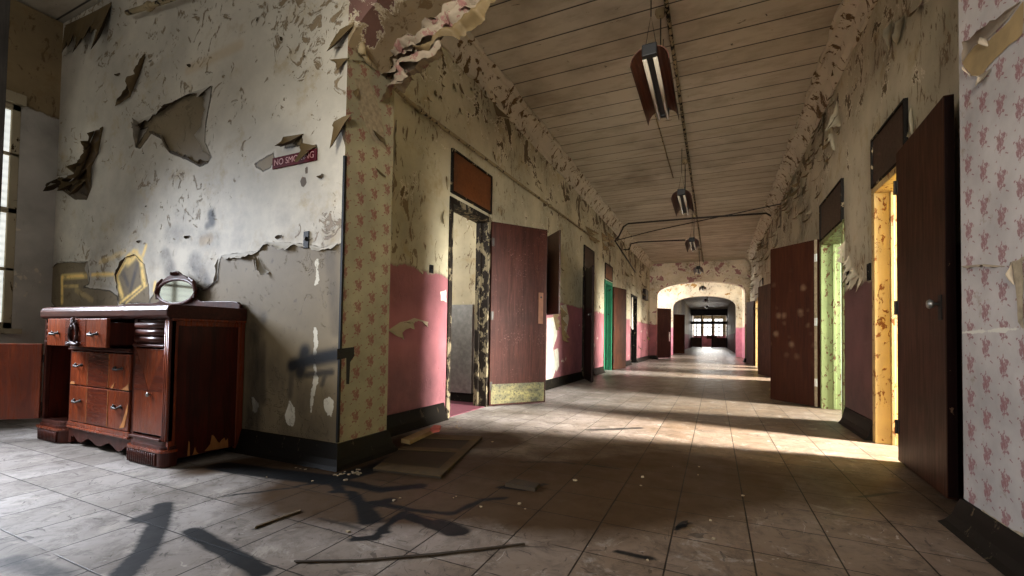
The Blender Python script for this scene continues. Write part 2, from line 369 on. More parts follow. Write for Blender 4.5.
# ------------------------------------------------------------------ mesh building
class MB:
    def __init__(s): s.v = []; s.f = []
    def add(s, vs, fs):
        o = len(s.v); s.v += [tuple(v) for v in vs]; s.f += [tuple(i+o for i in f) for f in fs]; return s
    def box(s, x0, x1, y0, y1, z0, z1):
        vs = [(x, y, z) for z in (z0, z1) for y in (y0, y1) for x in (x0, x1)]
        return s.add(vs, [(0, 2, 3, 1), (4, 5, 7, 6), (0, 1, 5, 4), (2, 6, 7, 3), (0, 4, 6, 2), (1, 3, 7, 5)])
    def bar(s, a, b, w, h, up=(0, 0, 1)):
        """rectangular bar from a to b: w sideways, h along up"""
        a, b = Vector(a), Vector(b); d = (b-a).normalized(); sd = d.cross(Vector(up))
        if sd.length < 1e-4: sd = d.cross(Vector((0, 1, 0)))
        sd.normalize(); u = sd.cross(d)
        vs = [p + sd*(i*w/2) + u*(j*h/2) for p in (a, b) for i, j in ((-1, -1), (1, -1), (1, 1), (-1, 1))]
        return s.add(vs, [(3, 2, 1, 0), (4, 5, 6, 7), (0, 1, 5, 4), (1, 2, 6, 5), (2, 3, 7, 6), (3, 0, 4, 7)])
    def tube(s, pts, r, n=8, caps=True):
        pts = [Vector(p) for p in pts]; rings = []
        rr = r if isinstance(r, (list, tuple)) else [r]*len(pts)
        for i, p in enumerate(pts):
            d = (pts[min(i+1, len(pts)-1)] - pts[max(i-1, 0)]).normalized()
            a = d.cross(Vector((0, 0, 1)))
            if a.length < 1e-3: a = d.cross(Vector((0, 1, 0)))
            a.normalize(); b = d.cross(a)
            rings.append([p + (a*math.cos(2*math.pi*k/n) + b*math.sin(2*math.pi*k/n))*rr[i] for k in range(n)])
        vs = [v for ring in rings for v in ring]; fs = []
        for i in range(len(pts)-1):
            for k in range(n): fs.append((i*n+k, i*n+(k+1) % n, (i+1)*n+(k+1) % n, (i+1)*n+k))
        if caps: fs += [tuple(range(n-1, -1, -1)), tuple((len(pts)-1)*n+k for k in range(n))]
        return s.add(vs, fs)
    def lathe(s, prof, c, axis='z', n=16):
        c = Vector(c); vs = []; fs = []
        for r, h in prof:
            for k in range(n):
                a = 2*math.pi*k/n; x, y = r*math.cos(a), r*math.sin(a)
                vs.append(c + Vector({'z': (x, y, h), 'y': (x, h, y), 'x': (h, x, y)}[axis]))
        for i in range(len(prof)-1):
            for k in range(n): fs.append((i*n+k, i*n+(k+1) % n, (i+1)*n+(k+1) % n, (i+1)*n+k))
        fs += [tuple(range(n)), tuple((len(prof)-1)*n+k for k in range(n))]
        return s.add(vs, fs)
    def prism(s, poly, to3, d0, d1):
        """polygon in 2-D pushed between depths d0 and d1; to3(u, v, d) -> point"""
        n = len(poly); vs = [to3(u, v, d0) for u, v in poly] + [to3(u, v, d1) for u, v in poly]
        return s.add(vs, [tuple(range(n)), tuple(range(2*n-1, n-1, -1))] + [(i, (i+1) % n, n+(i+1) % n, n+i) for i in range(n)])
    def grid(s, pts):
        """rows of equal length"""
        r, c = len(pts), len(pts[0])
        return s.add([p for row in pts for p in row], [(i*c+j, i*c+j+1, (i+1)*c+j+1, (i+1)*c+j) for i in range(r-1) for j in range(c-1)])
    def build(s, name, mat, parent=None, bevel=0, smooth=False, seg=2, recalc=True):
        me = bpy.data.meshes.new(name); me.from_pydata([tuple(v) for v in s.v], [], s.f); me.update()
        if recalc:
            bm = bmesh.new(); bm.from_mesh(me); bmesh.ops.recalc_face_normals(bm, faces=bm.faces); bm.to_mesh(me); bm.free()
        o = bpy.data.objects.new(name, me); COL.objects.link(o)
        if mat: me.materials.append(M[mat] if isinstance(mat, str) else mat)
        if smooth:
            for p in me.polygons: p.use_smooth = True
        if bevel:
            b = o.modifiers.new('bevel', 'BEVEL'); b.width = bevel; b.segments = seg; b.limit_method = 'ANGLE'
        if parent: o.parent = parent
        return o
def empty(name, loc=(0, 0, 0), rz=0, parent=None):
    o = bpy.data.objects.new(name, None); COL.objects.link(o); o.location = loc; o.rotation_euler = (0, 0, rz); o.empty_display_size = .1
    if parent: o.parent = parent
    return o
def tag(o, label=None, cat=None, group=None, kind=None):
    if label: o['label'] = label
    if cat: o['category'] = cat
    if group: o['group'] = group
    if kind: o['kind'] = kind
    return o
def struct(o, label=None, cat=None): return tag(o, label, cat, None, 'structure')

# ------------------------------------------------------------------ setting: dimensions
CE = 4.0                      # ceiling
YD, YB = 2.1, 2.56            # front and back of the cross wall with the near arch
XP, XR = -2.17, 1.04          # faces of the two piers
XL, XW = -2.5, 1.25           # corridor walls
XH = -6.1                    # window wall of the hall at the left
YE = 19.3                     # end wall with the far arch

def paint(me, name, vals):
    a = me.attributes.new(name, 'FLOAT', 'POINT'); a.data.foreach_set('value', np.asarray(vals, dtype=np.float32))
def seg_dist(P, pts):
    d = np.full(len(P), 1e9)
    for a, b in zip(pts[:-1], pts[1:]):
        a = np.array(a); b = np.array(b); ab = b-a; L = max(ab@ab, 1e-12)
        t = np.clip(((P-a)@ab)/L, 0, 1); q = a + t[:, None]*ab
        d = np.minimum(d, np.hypot(P[:, 0]-q[:, 0], P[:, 1]-q[:, 1]))
    return d
def sdf(P, poly):
    d = seg_dist(P, list(poly)+[poly[0]]); ins = np.zeros(len(P), bool)
    n = len(poly)
    for i in range(n):
        x1, y1 = poly[i]; x2, y2 = poly[(i+1) % n]
        if y1 == y2: continue
        c = ((y1 > P[:, 1]) != (y2 > P[:, 1])) & (P[:, 0] < (x2-x1)*(P[:, 1]-y1)/(y2-y1)+x1)
        ins ^= c
    return np.where(ins, d, -d)
def smooth01(x): x = np.clip(x, 0, 1); return x*x*(3-2*x)
def strokes(P, items, to2):
    """items: (pixel polyline, half width in m, strength) -> soft brush marks"""
    out = np.zeros(len(P))
    for pl, w, k in items:
        d = seg_dist(P, [to2(*q) for q in pl]); out = np.maximum(out, k*(1-smooth01((d-w*.35)/w)))
    return out
pD = lambda x, y: (lambda p: (p.x, p.z))(at(x, y, Y=YD))
pF = lambda x, y: (lambda p: (p.x, p.y))(at(x, y, Z=0))
pL = lambda x, y: (lambda p: (p.y, p.z))(at(x, y, X=XL))
pR = lambda x, y: (lambda p: (p.y, p.z))(at(x, y, X=XW))
pPL = lambda x, y: (lambda p: (p.y, p.z))(at(x, y, X=XP))
pPR = lambda x, y: (lambda p: (p.y, p.z))(at(x, y, X=XR))
D3 = lambda u, v, d=0: Vector((u, YD-d, v))
L3 = lambda u, v, d=0: Vector((XL+d, u, v))
R3 = lambda u, v, d=0: Vector((XW-d, u, v))
PL3 = lambda u, v, d=0: Vector((XP+d, u, v))
PR3 = lambda u, v, d=0: Vector((XR-d, u, v))

# ------------------------------------------------------------------ floor
def build_floor():
    b = MB()
    x0, x1, y0, y1, st = XH, 1.3, .2, 5.0, .025
    nx, ny = int(round((x1-x0)/st)), int(round((y1-y0)/st))
    b.grid([[(x0+(x1-x0)*i/nx, y0+(y1-y0)*j/ny, 0) for i in range(nx+1)] for j in range(ny+1)])
    n0 = len(b.v)
    for (a, c, e, f) in ((XH, 5, -4, y0), (x1, 5, y0, y1), (XH, 5, y1, 62)):
        b.add([(a, e, 0), (c, e, 0), (c, f, 0), (a, f, 0)], [(0, 1, 2, 3)])
    o = b.build('floor', 'floor', recalc=False); me = o.data
    P = np.array(b.v)[:, :2]
    ink = strokes(P, [
        ([(163, 505), (158, 525), (146, 550), (122, 576)], .045, 1.), ([(150, 514), (135, 520), (160, 522)], .035, .7),
        ([(192, 531), (215, 545), (262, 572)], .04, 1.),
        ([(352, 494), (362, 505), (366, 522), (376, 520), (366, 508), (390, 500)], .04, .75),
        ([(353, 539), (375, 538), (384, 528), (404, 512)], .022, 1.), ([(378, 533), (389, 532)], .02, .8),
        ([(408, 516), (430, 524), (452, 533), (461, 532)], .035, 1.), ([(440, 522), (462, 530)], .04, .8),
        ([(330, 492), (355, 492)], .018, .8), ([(372, 502), (412, 510), (452, 514), (482, 500), (505, 498)], .022, .8),
        ([(314, 520), (345, 517), (372, 524)], .014, .0), ([(500, 487), (525, 490), (545, 484)], .02, .8),
        ([(300, 563), (360, 561), (440, 555), (526, 545)], .007, .75), ([(256, 529), (280, 520), (300, 511)], .009, .7),
        ([(320, 518), (345, 524), (365, 531)], .02, .45),
        ([(222, 466), (262, 472), (330, 480), (375, 468), (425, 446)], .085, 1.25), ([(345, 482), (380, 490), (420, 486)], .05, .7), ([(330, 478), (340, 490)], .03, .9),
        ([(620, 552), (640, 557), (652, 558)], .02, .9), ([(226, 496), (290, 488), (322, 481)], .012, .8),
        ([(590, 430), (640, 428)], .05, .55), ([(520, 462), (560, 462), (600, 466), (622, 469)], .012, .7),
        ([(676, 529), (688, 523)], .012, .9), ([(700, 520), (860, 495)], .01, .0),
        ([(10, 560), (60, 576)], .05, .5), ([(860, 497), (900, 492)], .02, .55)], pF)
    mud_shade = strokes(P, [([(370, 484), (470, 480), (560, 490), (690, 474)], .62, 1.25), ([(390, 455), (440, 440), (490, 440)], .3, 1.3), ([(345, 500), (420, 505), (480, 500)], .28, 1.1), ([(400, 470), (470, 470), (560, 480), (640, 470)], .42, 1.), ([(360, 490), (430, 500), (500, 500)], .30, .9),
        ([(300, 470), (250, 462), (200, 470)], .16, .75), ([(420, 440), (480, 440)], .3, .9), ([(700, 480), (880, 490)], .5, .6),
        ([(560, 455), (640, 450), (760, 470)], .3, .6)], pF)  # brown dirt round the pier plus painted shade across the mid floor
    pale = strokes(P, [([(640, 555), (652, 560)], .01, .0)], pF)
    for nm, a in (('ink', ink), ('mud_shade', mud_shade), ('pale', pale)): paint(me, nm, a)
    struct(o, 'worn grey floor of square tiles with black smears', 'floor')
build_floor()

# ------------------------------------------------------------------ ceilings
b = MB(); b.box(XL-.2, XW+.2, YB, YE+.4, CE, CE+.1); struct(b.build('ceiling', 'ceil'), 'board ceiling of the corridor with dark seams between planks', 'ceiling')
b = MB(); b.box(XH-.2, 5, -4, YB, CE+.02, CE+.12); struct(b.build('ceiling_hall', 'ceil'), 'ceiling of the hall at upper left', 'ceiling')
b = MB(); b.box(-5.2, XW+.2, YE+.4, 25.4, CE, CE+.1); b.box(-2.4, 1.4, 25.4, 62, CE, CE+.1)
struct(b.build('ceiling_beyond', 'ceil'), 'dim ceiling beyond the far arch', 'ceiling')

# ------------------------------------------------------------------ wall with the sideboard (front face is a painted grid)
def build_dresser_wall():
    b = MB(); st = .016
    nx, nz = int((XP-XH)/st), int(CE/st)
    b.grid([[(XH+(XP-XH)*i/nx, YD, CE*j/nz) for i in range(nx+1)] for j in range(nz+1)])
    b.add([(XH, YD, 0), (XH, YB, 0), (XH, YB, CE), (XH, YD, CE)], [(0, 1, 2, 3)])
    b.add([(XH, YB, 0), (XL-.15, YB, 0), (XL-.15, YB, CE), (XH, YB, CE)], [(0, 1, 2, 3)])
    o = b.build('wall_left_front', 'dresser_wall', recalc=False); me = o.data
    P = np.array(b.v)[:, [0, 2]]
    polys = [
        [(342, 242.5), (324, 248), (308, 245), (293, 242.5), (274, 243.5), (265, 242), (258, 251), (241, 253), (222, 255.5), (219, 262), (217, 280), (205, 290), (187, 283), (175, 292), (158, 285), (150, 300), (150, 420), (250, 470), (342, 470)],
        [(49, 300), (48, 272), (58, 262), (88, 261), (90, 284), (84, 287), (100, 289), (112, 291), (118, 296), (118, 312), (60, 312)],
        [(118, 293), (117, 275), (126, 258), (136, 255), (145, 265), (149, 285), (150, 304), (118, 304)],
        [(-60, 264), (36, 266), (41, 280), (46, 294), (48, 306), (118, 312), (150, 304), (150, 420), (100, 470), (-60, 470)],
        [(212.5, 86), (194, 92), (174, 101), (154.5, 114.5), (137, 121.5), (139, 130), (147.5, 128.5), (135.5, 147.5), (140.6, 149), (152.8, 132), (163, 139), (170, 153), (187.5, 160), (199.7, 166.7), (208, 163), (212, 158), (205, 142), (206.6, 121.5), (210.8, 100.7)],
        [(254, 164), (259, 160), (272, 153), (274, 151), (274, 162), (270, 169), (263, 171), (256, 168)],
        [(286, 137), (302, 134), (303, 146), (284, 149)], [(306, 148), (317, 144), (318, 152), (312, 156)],
        [(160, 58), (150, 60), (146, 64)]]
    bare = np.full(len(P), -9.)
    for pl in polys: bare = np.maximum(bare, sdf(P, [pD(*q) for q in pl]))
    hole = np.full(len(P), -9.)
    for pl in [[(146, 55.5), (140.6, 73), (130, 97), (116, 106), (116, 99), (130, 88.5), (137, 74.6), (141.7, 59)],
               [(104, 128.5), (100, 134), (99, 153), (92, 166.7), (92, 187.5), (87, 200), (75, 200), (57, 187), (57, 175), (74.6, 173.6), (83, 156), (92, 139), (95, 130)],
               [(300, 181), (302, 176), (306, 177), (307, 183), (303, 188), (301, 186)], [(304, 168), (308, 166), (308, 175), (305, 174)],
               [(334, 124), (345, 116), (352, 118), (352, 145), (345, 147), (341, 132)],
               [(40, 20), (58, 25), (62, 60), (58, 110), (52, 160), (50, 200), (44, 230), (28, 230), (36, 120)]]:
        hole = np.maximum(hole, sdf(P, [pD(*q) for q in pl]))
    chalk = np.full(len(P), -9.)
    for pl in [[(315, 262), (318, 258), (319, 282), (315, 284)], [(313, 330), (317, 318), (318, 345), (315, 362), (319, 378), (316, 392), (311, 412), (309, 400), (314, 372)],
               [(324, 400), (330, 395), (334, 402), (332, 418), (327, 416)], [(284, 416), (290, 402), (296, 408), (294, 426), (288, 424)],
               [(252, 396), (258, 404), (257, 412), (253, 412)], [(16, 345), (26, 342), (24, 350)]]:
        chalk = np.maximum(chalk, sdf(P, [pD(*q) for q in pl]))
    gold = strokes(P, [([(62, 302), (62, 277), (88, 275.5)], .028, .95), ([(92, 275), (113, 274)], .02, .95), ([(64, 286), (78, 286)], .015, .5),
        ([(122, 296), (116, 276), (128, 257), (134, 252), (141, 260), (144, 284)], .032, 1.), ([(128, 262), (136, 254)], .045, 1.),
        ([(120, 303), (145, 283)], .014, 1.), ([(126, 303), (147, 285)], .01, .8), ([(155, 283), (154, 291)], .022, .9), ([(146, 246), (143, 255)], .022, .9), ([(100, 262), (125, 252)], .03, .35), ([(76, 290), (92, 300)], .03, .25)], pD)
    black = strokes(P, [([(211, 214), (212, 222)], .05, .95), ([(207, 226), (213, 222)], .035, .8),
        ([(292, 366), (310, 360), (336, 355)], .055, 1.), ([(300, 372), (305, 352)], .06, .95), ([(326, 372), (322, 385)], .02, .7), ([(292, 372), (290, 395)], .03, .5), ([(306, 375), (332, 372)], .025, .8)], pD)
    shade_streaks = strokes(P, [([(254, 330), (252, 430)], .10, .9), ([(262, 345), (262, 400)], .05, .7), ([(276, 370), (300, 400)], .14, .5), ([(330, 250), (336, 330)], .05, .5), ([(245, 310), (262, 318)], .06, .7), ([(290, 430), (330, 430)], .12, .4)], pD)  # brownish vertical streaks, and shadow right of the sideboard painted in
    grime = strokes(P, [([(195, 262), (205, 285)], .10, .8), ([(165, 255), (175, 285)], .08, .7), ([(170, 235), (215, 240)], .09, .5), ([(120, 265), (128, 285)], .03, .8), ([(138, 262), (130, 292)], .03, .9)], pD)
    tan = strokes(P, [([(202, 241), (210, 238)], .045, 1.), ([(230, 195), (245, 190)], .03, 0), ([(188, 70), (240, 45)], .05, .5), ([(0, 340), (20, 345)], .05, .3)], pD)
    for nm, a in (('bare', bare), ('hole', hole), ('chalk', chalk), ('gold', gold), ('black', black), ('shade_streaks', shade_streaks), ('grime', grime), ('tan', tan)): paint(me, nm, a)
    return struct(o, 'peeling white and taupe wall behind the sideboard', 'wall')
WALL_D = build_dresser_wall()

# ------------------------------------------------------------------ piers and arches
def arch_profile(x0, x1, zs, zc, n=28, power=.68):
    cx, a = (x0+x1)/2, (x1-x0)/2
    return [(cx - a*math.cos(math.pi*k/n), zs + (zc-zs)*max(0, math.sin(math.pi*k/n))**power) for k in range(n+1)]
def arch_wall(name, xa, xb, x0, x1, zs, zc, y0, y1, mat, piers=True, top=CE):
    b = MB(); pr = arch_profile(x0, x1, zs, zc)
    for (p, q) in zip(pr[:-1], pr[1:]):
        for y in (y0, y1): b.add([(p[0], y, p[1]), (q[0], y, q[1]), (q[0], y, top), (p[0], y, top)], [(0, 1, 2, 3)])
        b.add([(p[0], y0, p[1]), (q[0], y0, q[1]), (q[0], y1, q[1]), (p[0], y1, p[1])], [(0, 1, 2, 3)])
    zl = 0 if piers else zs
    b.box(xa, x0, y0, y1, zl, top); b.box(x1, xb, y0, y1, zl, top)
    return b.build(name, mat)
def pier_left():
    b = MB(); st = .02; n, m = int((YB-YD)/st), int(CE/st)
    b.grid([[(XP, YD+(YB-YD)*i/n, CE*j/m) for i in range(n+1)] for j in range(m+1)])
    b.add([(XP, YB, 0), (XL-.15, YB, 0), (XL-.15, YB, CE), (XP, YB, CE)], [(0, 1, 2, 3)])
    o = b.build('wall_pier_left', 'paper_left', recalc=False)
    return struct(o, 'left pier papered with faded rose sprigs', 'pier')
PIER_L = pier_left()
b = MB(); b.box(XR, XW+.4, YD-.6, 2.72, 0, CE); b.box(XW+.4, 5, YD-.6, 2.72, 0, CE)
PIER_R = struct(b.build('wall_pier_right', 'paper_right'), 'right pier papered with rose sprigs on a pale ground', 'pier')
def near_arch():
    b = MB(); pr = arch_profile(XP, XR, 2.72, 3.28, 40, 1.4)
    for (p, q) in zip(pr[:-1], pr[1:]):
        for y in (YD, YB): b.add([(p[0], y, p[1]), (q[0], y, q[1]), (q[0], y, CE), (p[0], y, CE)], [(0, 1, 2, 3)])
        b.add([(p[0], YD, p[1]), (q[0], YD, q[1]), (q[0], YB, q[1]), (p[0], YB, p[1])], [(0, 1, 2, 3)])
    return struct(b.build('wall_near_arch', 'beam'), 'near arch over the corridor mouth with torn paper', 'arch')
ARCH = near_arch()
o = arch_wall('wall_end_arch', XL, XW, -2.22, 1.08, 2.62, 3.2, YE, YE+.4, 'endwall')
M['green_dado'] = plain('olive_green_dado', (124, 136, 84), .7)
o0 = struct(o, 'end wall of the corridor pierced by a wide flat arch', 'wall')
o = arch_wall('wall_second_arch', -5.2, XW+.15, -2.02, .99, 2.45, 3.12, 25, 25.4, 'bay')
struct(o, 'second arched wall beyond the bright bay', 'wall')

b = MB(); b.box(1.085, 1.245, YE-.004, YE, .15, 1.38); b.build('green_dado', 'green_dado', o0)

# ------------------------------------------------------------------ corridor walls with door openings
def long_wall(name, xa, xb, y0, y1, openings, mat):
    b = MB(); y = y0
    for (a, c, zt) in openings:
        b.box(xa, xb, y, a, 0, CE); b.box(xa, xb, a, c, zt, CE); y = c
    b.box(xa, xb, y, y1, 0, CE)
    return b.build(name, mat)
OL = [(3.87, 4.72, 2.26), (8.98, 9.78, 2.26), (10.95, 11.76, 2.26), (14.8, 15.9, 2.26)]
OR = [(4.0, 4.70, 2.15), (5.72, 6.76, 2.11), (10.75, 11.62, 2.15), (14.2, 15.05, 2.15), (15.8, 16.62, 2.15)]
WALL_L = struct(long_wall('wall_left', XL-.15, XL, YB, YE, OL, 'left'), 'left corridor wall, cream paint over a pink dado', 'wall')
WALL_R = struct(long_wall('wall_right', XW, XW+.15, 2.72, YE, OR, 'right'), 'right corridor wall, cream paint over a dark mauve dado', 'wall')
b = MB(); b.box(XW, XW+.15, YE+.4, 25, 0, CE); struct(b.build('wall_bay_right', 'bay'), 'bright white and pink wall of the bay beyond the far arch', 'wall')
b = MB(); b.box(-5.2, -5.05, YE+.4, 25, 0, CE); b.box(-5.05, XL, YE, YE+.4, 0, CE); struct(b.build('wall_bay_left', 'bay'), 'left side of the bay beyond the far arch', 'wall')
b = MB()
b.box(-2.4, -2.25, 25.4, 62, 0, CE); b.box(1.2, 1.35, 25.4, 62, 0, CE)
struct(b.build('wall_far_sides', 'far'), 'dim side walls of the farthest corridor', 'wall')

# side rooms behind the open doors
b = MB(); b.box(-2.65-2.2, -2.66, 4.93, 5.0, 0, 3.2); b.box(-4.9, -4.85, 2.6, 5, 0, 3.2); b.box(-4.9, -2.66, 2.57, 5, 3.2, 3.3)
struct(b.build('wall_left_room', 'cream_room'), 'stained cream wall of the room behind the first left door', 'wall')
b = MB(); b.box(-4.85, XL-.0, 3.87, 4.93, .001, .006); struct(b.build('floor_left_room', 'room_floor'), 'maroon floor of the room behind the first left door', 'floor')
b = MB(); b.box(-3.3, -2.67, 4.90, 4.93, 0, .12); struct(b.build('baseboard_left_room', 'base'), 'black baseboard inside the first left room', 'baseboard')
b = MB(); b.box(-3.2, -2.8, 4.88, 4.925, .12, 1.25)
struct(b.build('trim_left_room', 'steel'), 'grey panel against the wall inside the first left room', 'panel')
def room(name, y0, y1, mat, label, side=1, depth=3.4, h=3.0):
    b = MB(); xa = (XW+.16) if side > 0 else XL-.16; xb = xa + side*depth
    lo, hi = min(xa, xb), max(xa, xb)
    b.box(lo, hi, y0-.05, y0, 0, h); b.box(lo, hi, y1, y1+.05, 0, h); b.box(min(xb, xb+side*.05), max(xb, xb+side*.05), y0, y1, 0, h); b.box(lo, hi, y0-.05, y1+.05, h, h+.05)
    struct(b.build(name, mat), label, 'wall')
room('wall_yellow_room', 2.85, 4.95, 'yellow_room', 'yellow painted room behind the nearest right door')
room('wall_mint_room', 5.2, 7.6, 'mint_room', 'mint green room behind the second right door')
room('wall_third_room', 9.9, 12.4, 'cream_room', 'pale room behind the third right door')
room('wall_fourth_room', 13.5, 17.4, 'cream_room', 'pale room behind the far right doors')
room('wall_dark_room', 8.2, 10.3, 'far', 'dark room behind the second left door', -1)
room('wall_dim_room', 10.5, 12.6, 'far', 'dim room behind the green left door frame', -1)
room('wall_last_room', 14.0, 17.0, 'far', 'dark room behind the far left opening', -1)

# baseboards: coved black skirting
def baseboard(name, pts, h=.15, t=.02, flare=.05, label=None):
    """pts: 2-D run; the face is to the left of travel"""
    b = MB(); pts = [Vector((p[0], p[1], 0)) for p in pts]; prof = [(0, h), (t*.5, h-.003), (t, h*.75), (t+.012, h*.4), (t+.03, h*.16), (t+flare, .002), (0, .002)]
    rows = []
    for i, p in enumerate(pts):
        d1 = (p-pts[i-1]).normalized() if i else (pts[1]-p).normalized()
        d2 = (pts[i+1]-p).normalized() if i < len(pts)-1 else d1
        n1, n2 = Vector((-d1.y, d1.x, 0)), Vector((-d2.y, d2.x, 0)); n = (n1+n2); n = n/max(.3, n.dot(n1))
        rows.append([p + n*a + Vector((0, 0, z)) for a, z in prof] + [p + n*prof[0][0] + Vector((0, 0, prof[0][1]))])
    b.grid(rows); n = len(prof)+1; b.f += [tuple(range(n-1)), tuple(len(rows)*n-n+i for i in range(n-1))]
    return struct(b.build(name, 'base'), label or 'black coved baseboard', 'baseboard')
def left_of(a): return a
baseboard('baseboard_pier_left', [(XL, YB+.0), (XP, YB), (XP, YD), (XH, YD)][::-1][::-1], h=.155, label='black baseboard wrapping the left pier and the sideboard wall') if False else None
# travel so that the room is on the left-hand side
baseboard('baseboard_front_left', [(XH+.01, YD), (XP, YD), (XP, YB), (XL, YB)][::-1], h=.155, label='black baseboard wrapping the left pier and the sideboard wall')
baseboard('baseboard_pink', [(XL, 3.80), (XL, YB)], h=.17, label='black baseboard under the pink wall beside the left pier')
baseboard('baseboard_left', [(XL, 8.9), (XL, 4.8)], h=.15, label='black baseboard between the first and second left doors')
baseboard('baseboard_left_middle', [(XL, 10.88), (XL, 9.85)], h=.15, label='black baseboard before the green door frame')
baseboard('baseboard_left_far', [(XL, 14.75), (XL, 11.85)], h=.15, label='black baseboard past the green door frame')
baseboard('baseboard_left_end', [(XL, YE), (XL, 15.95)], h=.15, label='black baseboard by the far left opening')
baseboard('baseboard_pier_right', [(XR, YD-.6), (XR, 2.72), (XW, 2.72)], h=.14, label='black baseboard around the right pier')
baseboard('baseboard_right', [(XW, 4.76), (XW, 5.66)], h=.17, label='black baseboard between the yellow and green door frames')
baseboard('baseboard_right_middle', [(XW, 6.82), (XW, 10.7)], h=.15, label='black baseboard past the green door frame')
baseboard('baseboard_right_far', [(XW, 11.68), (XW, 14.15)], h=.15, label='black baseboard by the far right doors')
baseboard('baseboard_right_end', [(XW, 16.66), (XW, YE)], h=.15, label='black baseboard at the far end on the right')
baseboard('baseboard_end_left', [(-2.22, YE+.1), (-2.22, YE), (XL, YE)][::-1][::-1] if False else [(-2.22, YE+.4), (-2.22, YE), (XL, YE)], h=.15, label='black baseboard on the left foot of the far arch')
baseboard('baseboard_end_right', [(XW, YE), (1.08, YE), (1.08, YE+.4)], h=.15, label='black baseboard on the right foot of the far arch')

# cornices: battered plaster coves
def cornice(name, x, side, y0, y1, label, w=.19, h=.26):
    b = MB(); prof = [(0, -h), (.03, -h+.01), (.045, -h*.72), (w*.45, -h*.42), (w*.78, -h*.18), (w*.92, -.05), (w, -.03), (w, 0)]
    rows = []; n = int((y1-y0)/.05)
    for i in range(n+1):
        y = y0+(y1-y0)*i/n; row = []
        for a, z in prof:
            k = noise.fractal(Vector((y*2.2, a*9+side*5, z*9)), 1., 2., 5)*.035
            row.append((x + side*max(0.003, a+k*min(1, a*20)), y, CE+z+(noise.noise(Vector((y*5, a*14, 3+side)))*.03 if z < -.01 else -.001)))
        rows.append(row)
    b.grid(rows)
    return struct(b.build(name, 'cornice'), label, 'cornice')
CORN_L = cornice('trim_cornice_left', XL, 1, YB, YE, 'flaking plaster cornice above the left wall')
CORN_R = cornice('trim_cornice_right', XW, -1, 2.72, YE, 'flaking plaster cornice above the right wall')

# ------------------------------------------------------------------ door frames, transom panels
TRIM = [0]
def door_frame(y0, y1, zt, x, side, mat, label, tz=None, tmat=None, depth=.16, cas=.06, tlabel=None, tframe=.018):
    """side: +1 when the corridor lies toward +x"""
    TRIM[0] += 1; b = MB(); xi = x - side*depth; xo = x + side*.018
    lo, hi = min(xi, xo), max(xi, xo)
    for ya, yb in ((y0-.0, y0+.03), (y1-.03, y1)): b.box(lo, hi, ya, yb, 0, zt)
    b.box(lo, hi, y0, y1, zt-.03, zt)
    c0, c1 = sorted((x+side*.002, xo))
    for ya, yb in ((y0-cas, y0+.005), (y1-.005, y1+cas)): b.box(c0, c1, ya, yb, 0, zt+cas)
    b.box(c0, c1, y0-cas, y1+cas, zt-.005, zt+cas)
    # door stop
    s0, s1 = sorted((x-side*depth*.55, x-side*depth*.72))
    for ya, yb in ((y0+.03, y0+.045), (y1-.045, y1-.03)): b.box(s0, s1, ya, yb, 0, zt-.03)
    o = b.build('trim_%d' % TRIM[0], mat, bevel=.004)
    struct(o, label, 'door frame')
    if tz:
        p0, p1 = sorted((x+side*.001, x+side*.016)); f1 = sorted((x+side*.001, x+side*.028))
        q = MB(); q.box(p0, p1, y0, y1, tz[0], tz[1]); po = q.build('transom_panel', tmat, o)
        q = MB()
        for (a, c, d, e) in ((y0-tframe, y0, tz[0]-tframe, tz[1]+tframe), (y1, y1+tframe, tz[0]-tframe, tz[1]+tframe)): q.box(f1[0], f1[1], a, c, d, e)
        q.box(f1[0], f1[1], y0, y1, tz[1], tz[1]+tframe); q.box(f1[0], f1[1], y0, y1, tz[0]-tframe, tz[0])
        q.build('transom_frame', 'frame_black' if side < 0 or mat != 'frame_cream' else 'frame_cream', o)
    return o
door_frame(*OL[0], XL, 1, 'frame_mixed', 'blackened cream frame of the first left door with a brown board above', (2.36, 2.78), 'panel', tframe=.022, cas=.035)
door_frame(*OL[1], XL, 1, 'frame_black', 'dark frame of the second left door with a dark board above', (2.34, 2.78), 'panel_dark')
door_frame(*OL[2], XL, 1, 'frame_teal', 'green painted frame of the third left door', (2.36, 2.72), 'panel')
door_frame(*OL[3], XL, 1, 'frame_black', 'dark frame of the far left opening')
door_frame(*OR[0], XW, -1, 'frame_yellow', 'chipped yellow frame of the nearest right door with a dark board above', (2.19, 2.58), 'panel_dark', cas=.04)
door_frame(*OR[1], XW, -1, 'frame_green', 'chipped green frame of the second right door with a dark board above', (2.15, 2.58), 'panel_dark', depth=.19, cas=.04)
door_frame(*OR[2], XW, -1, 'frame_yellow', 'yellow frame of the third right door')
door_frame(*OR[3], XW, -1, 'frame_yellow', 'yellow frame of the fourth right door', (2.2, 2.6), 'panel_dark')
door_frame(*OR[4], XW, -1, 'frame_yellow', 'yellow frame of the last right door before the arch')

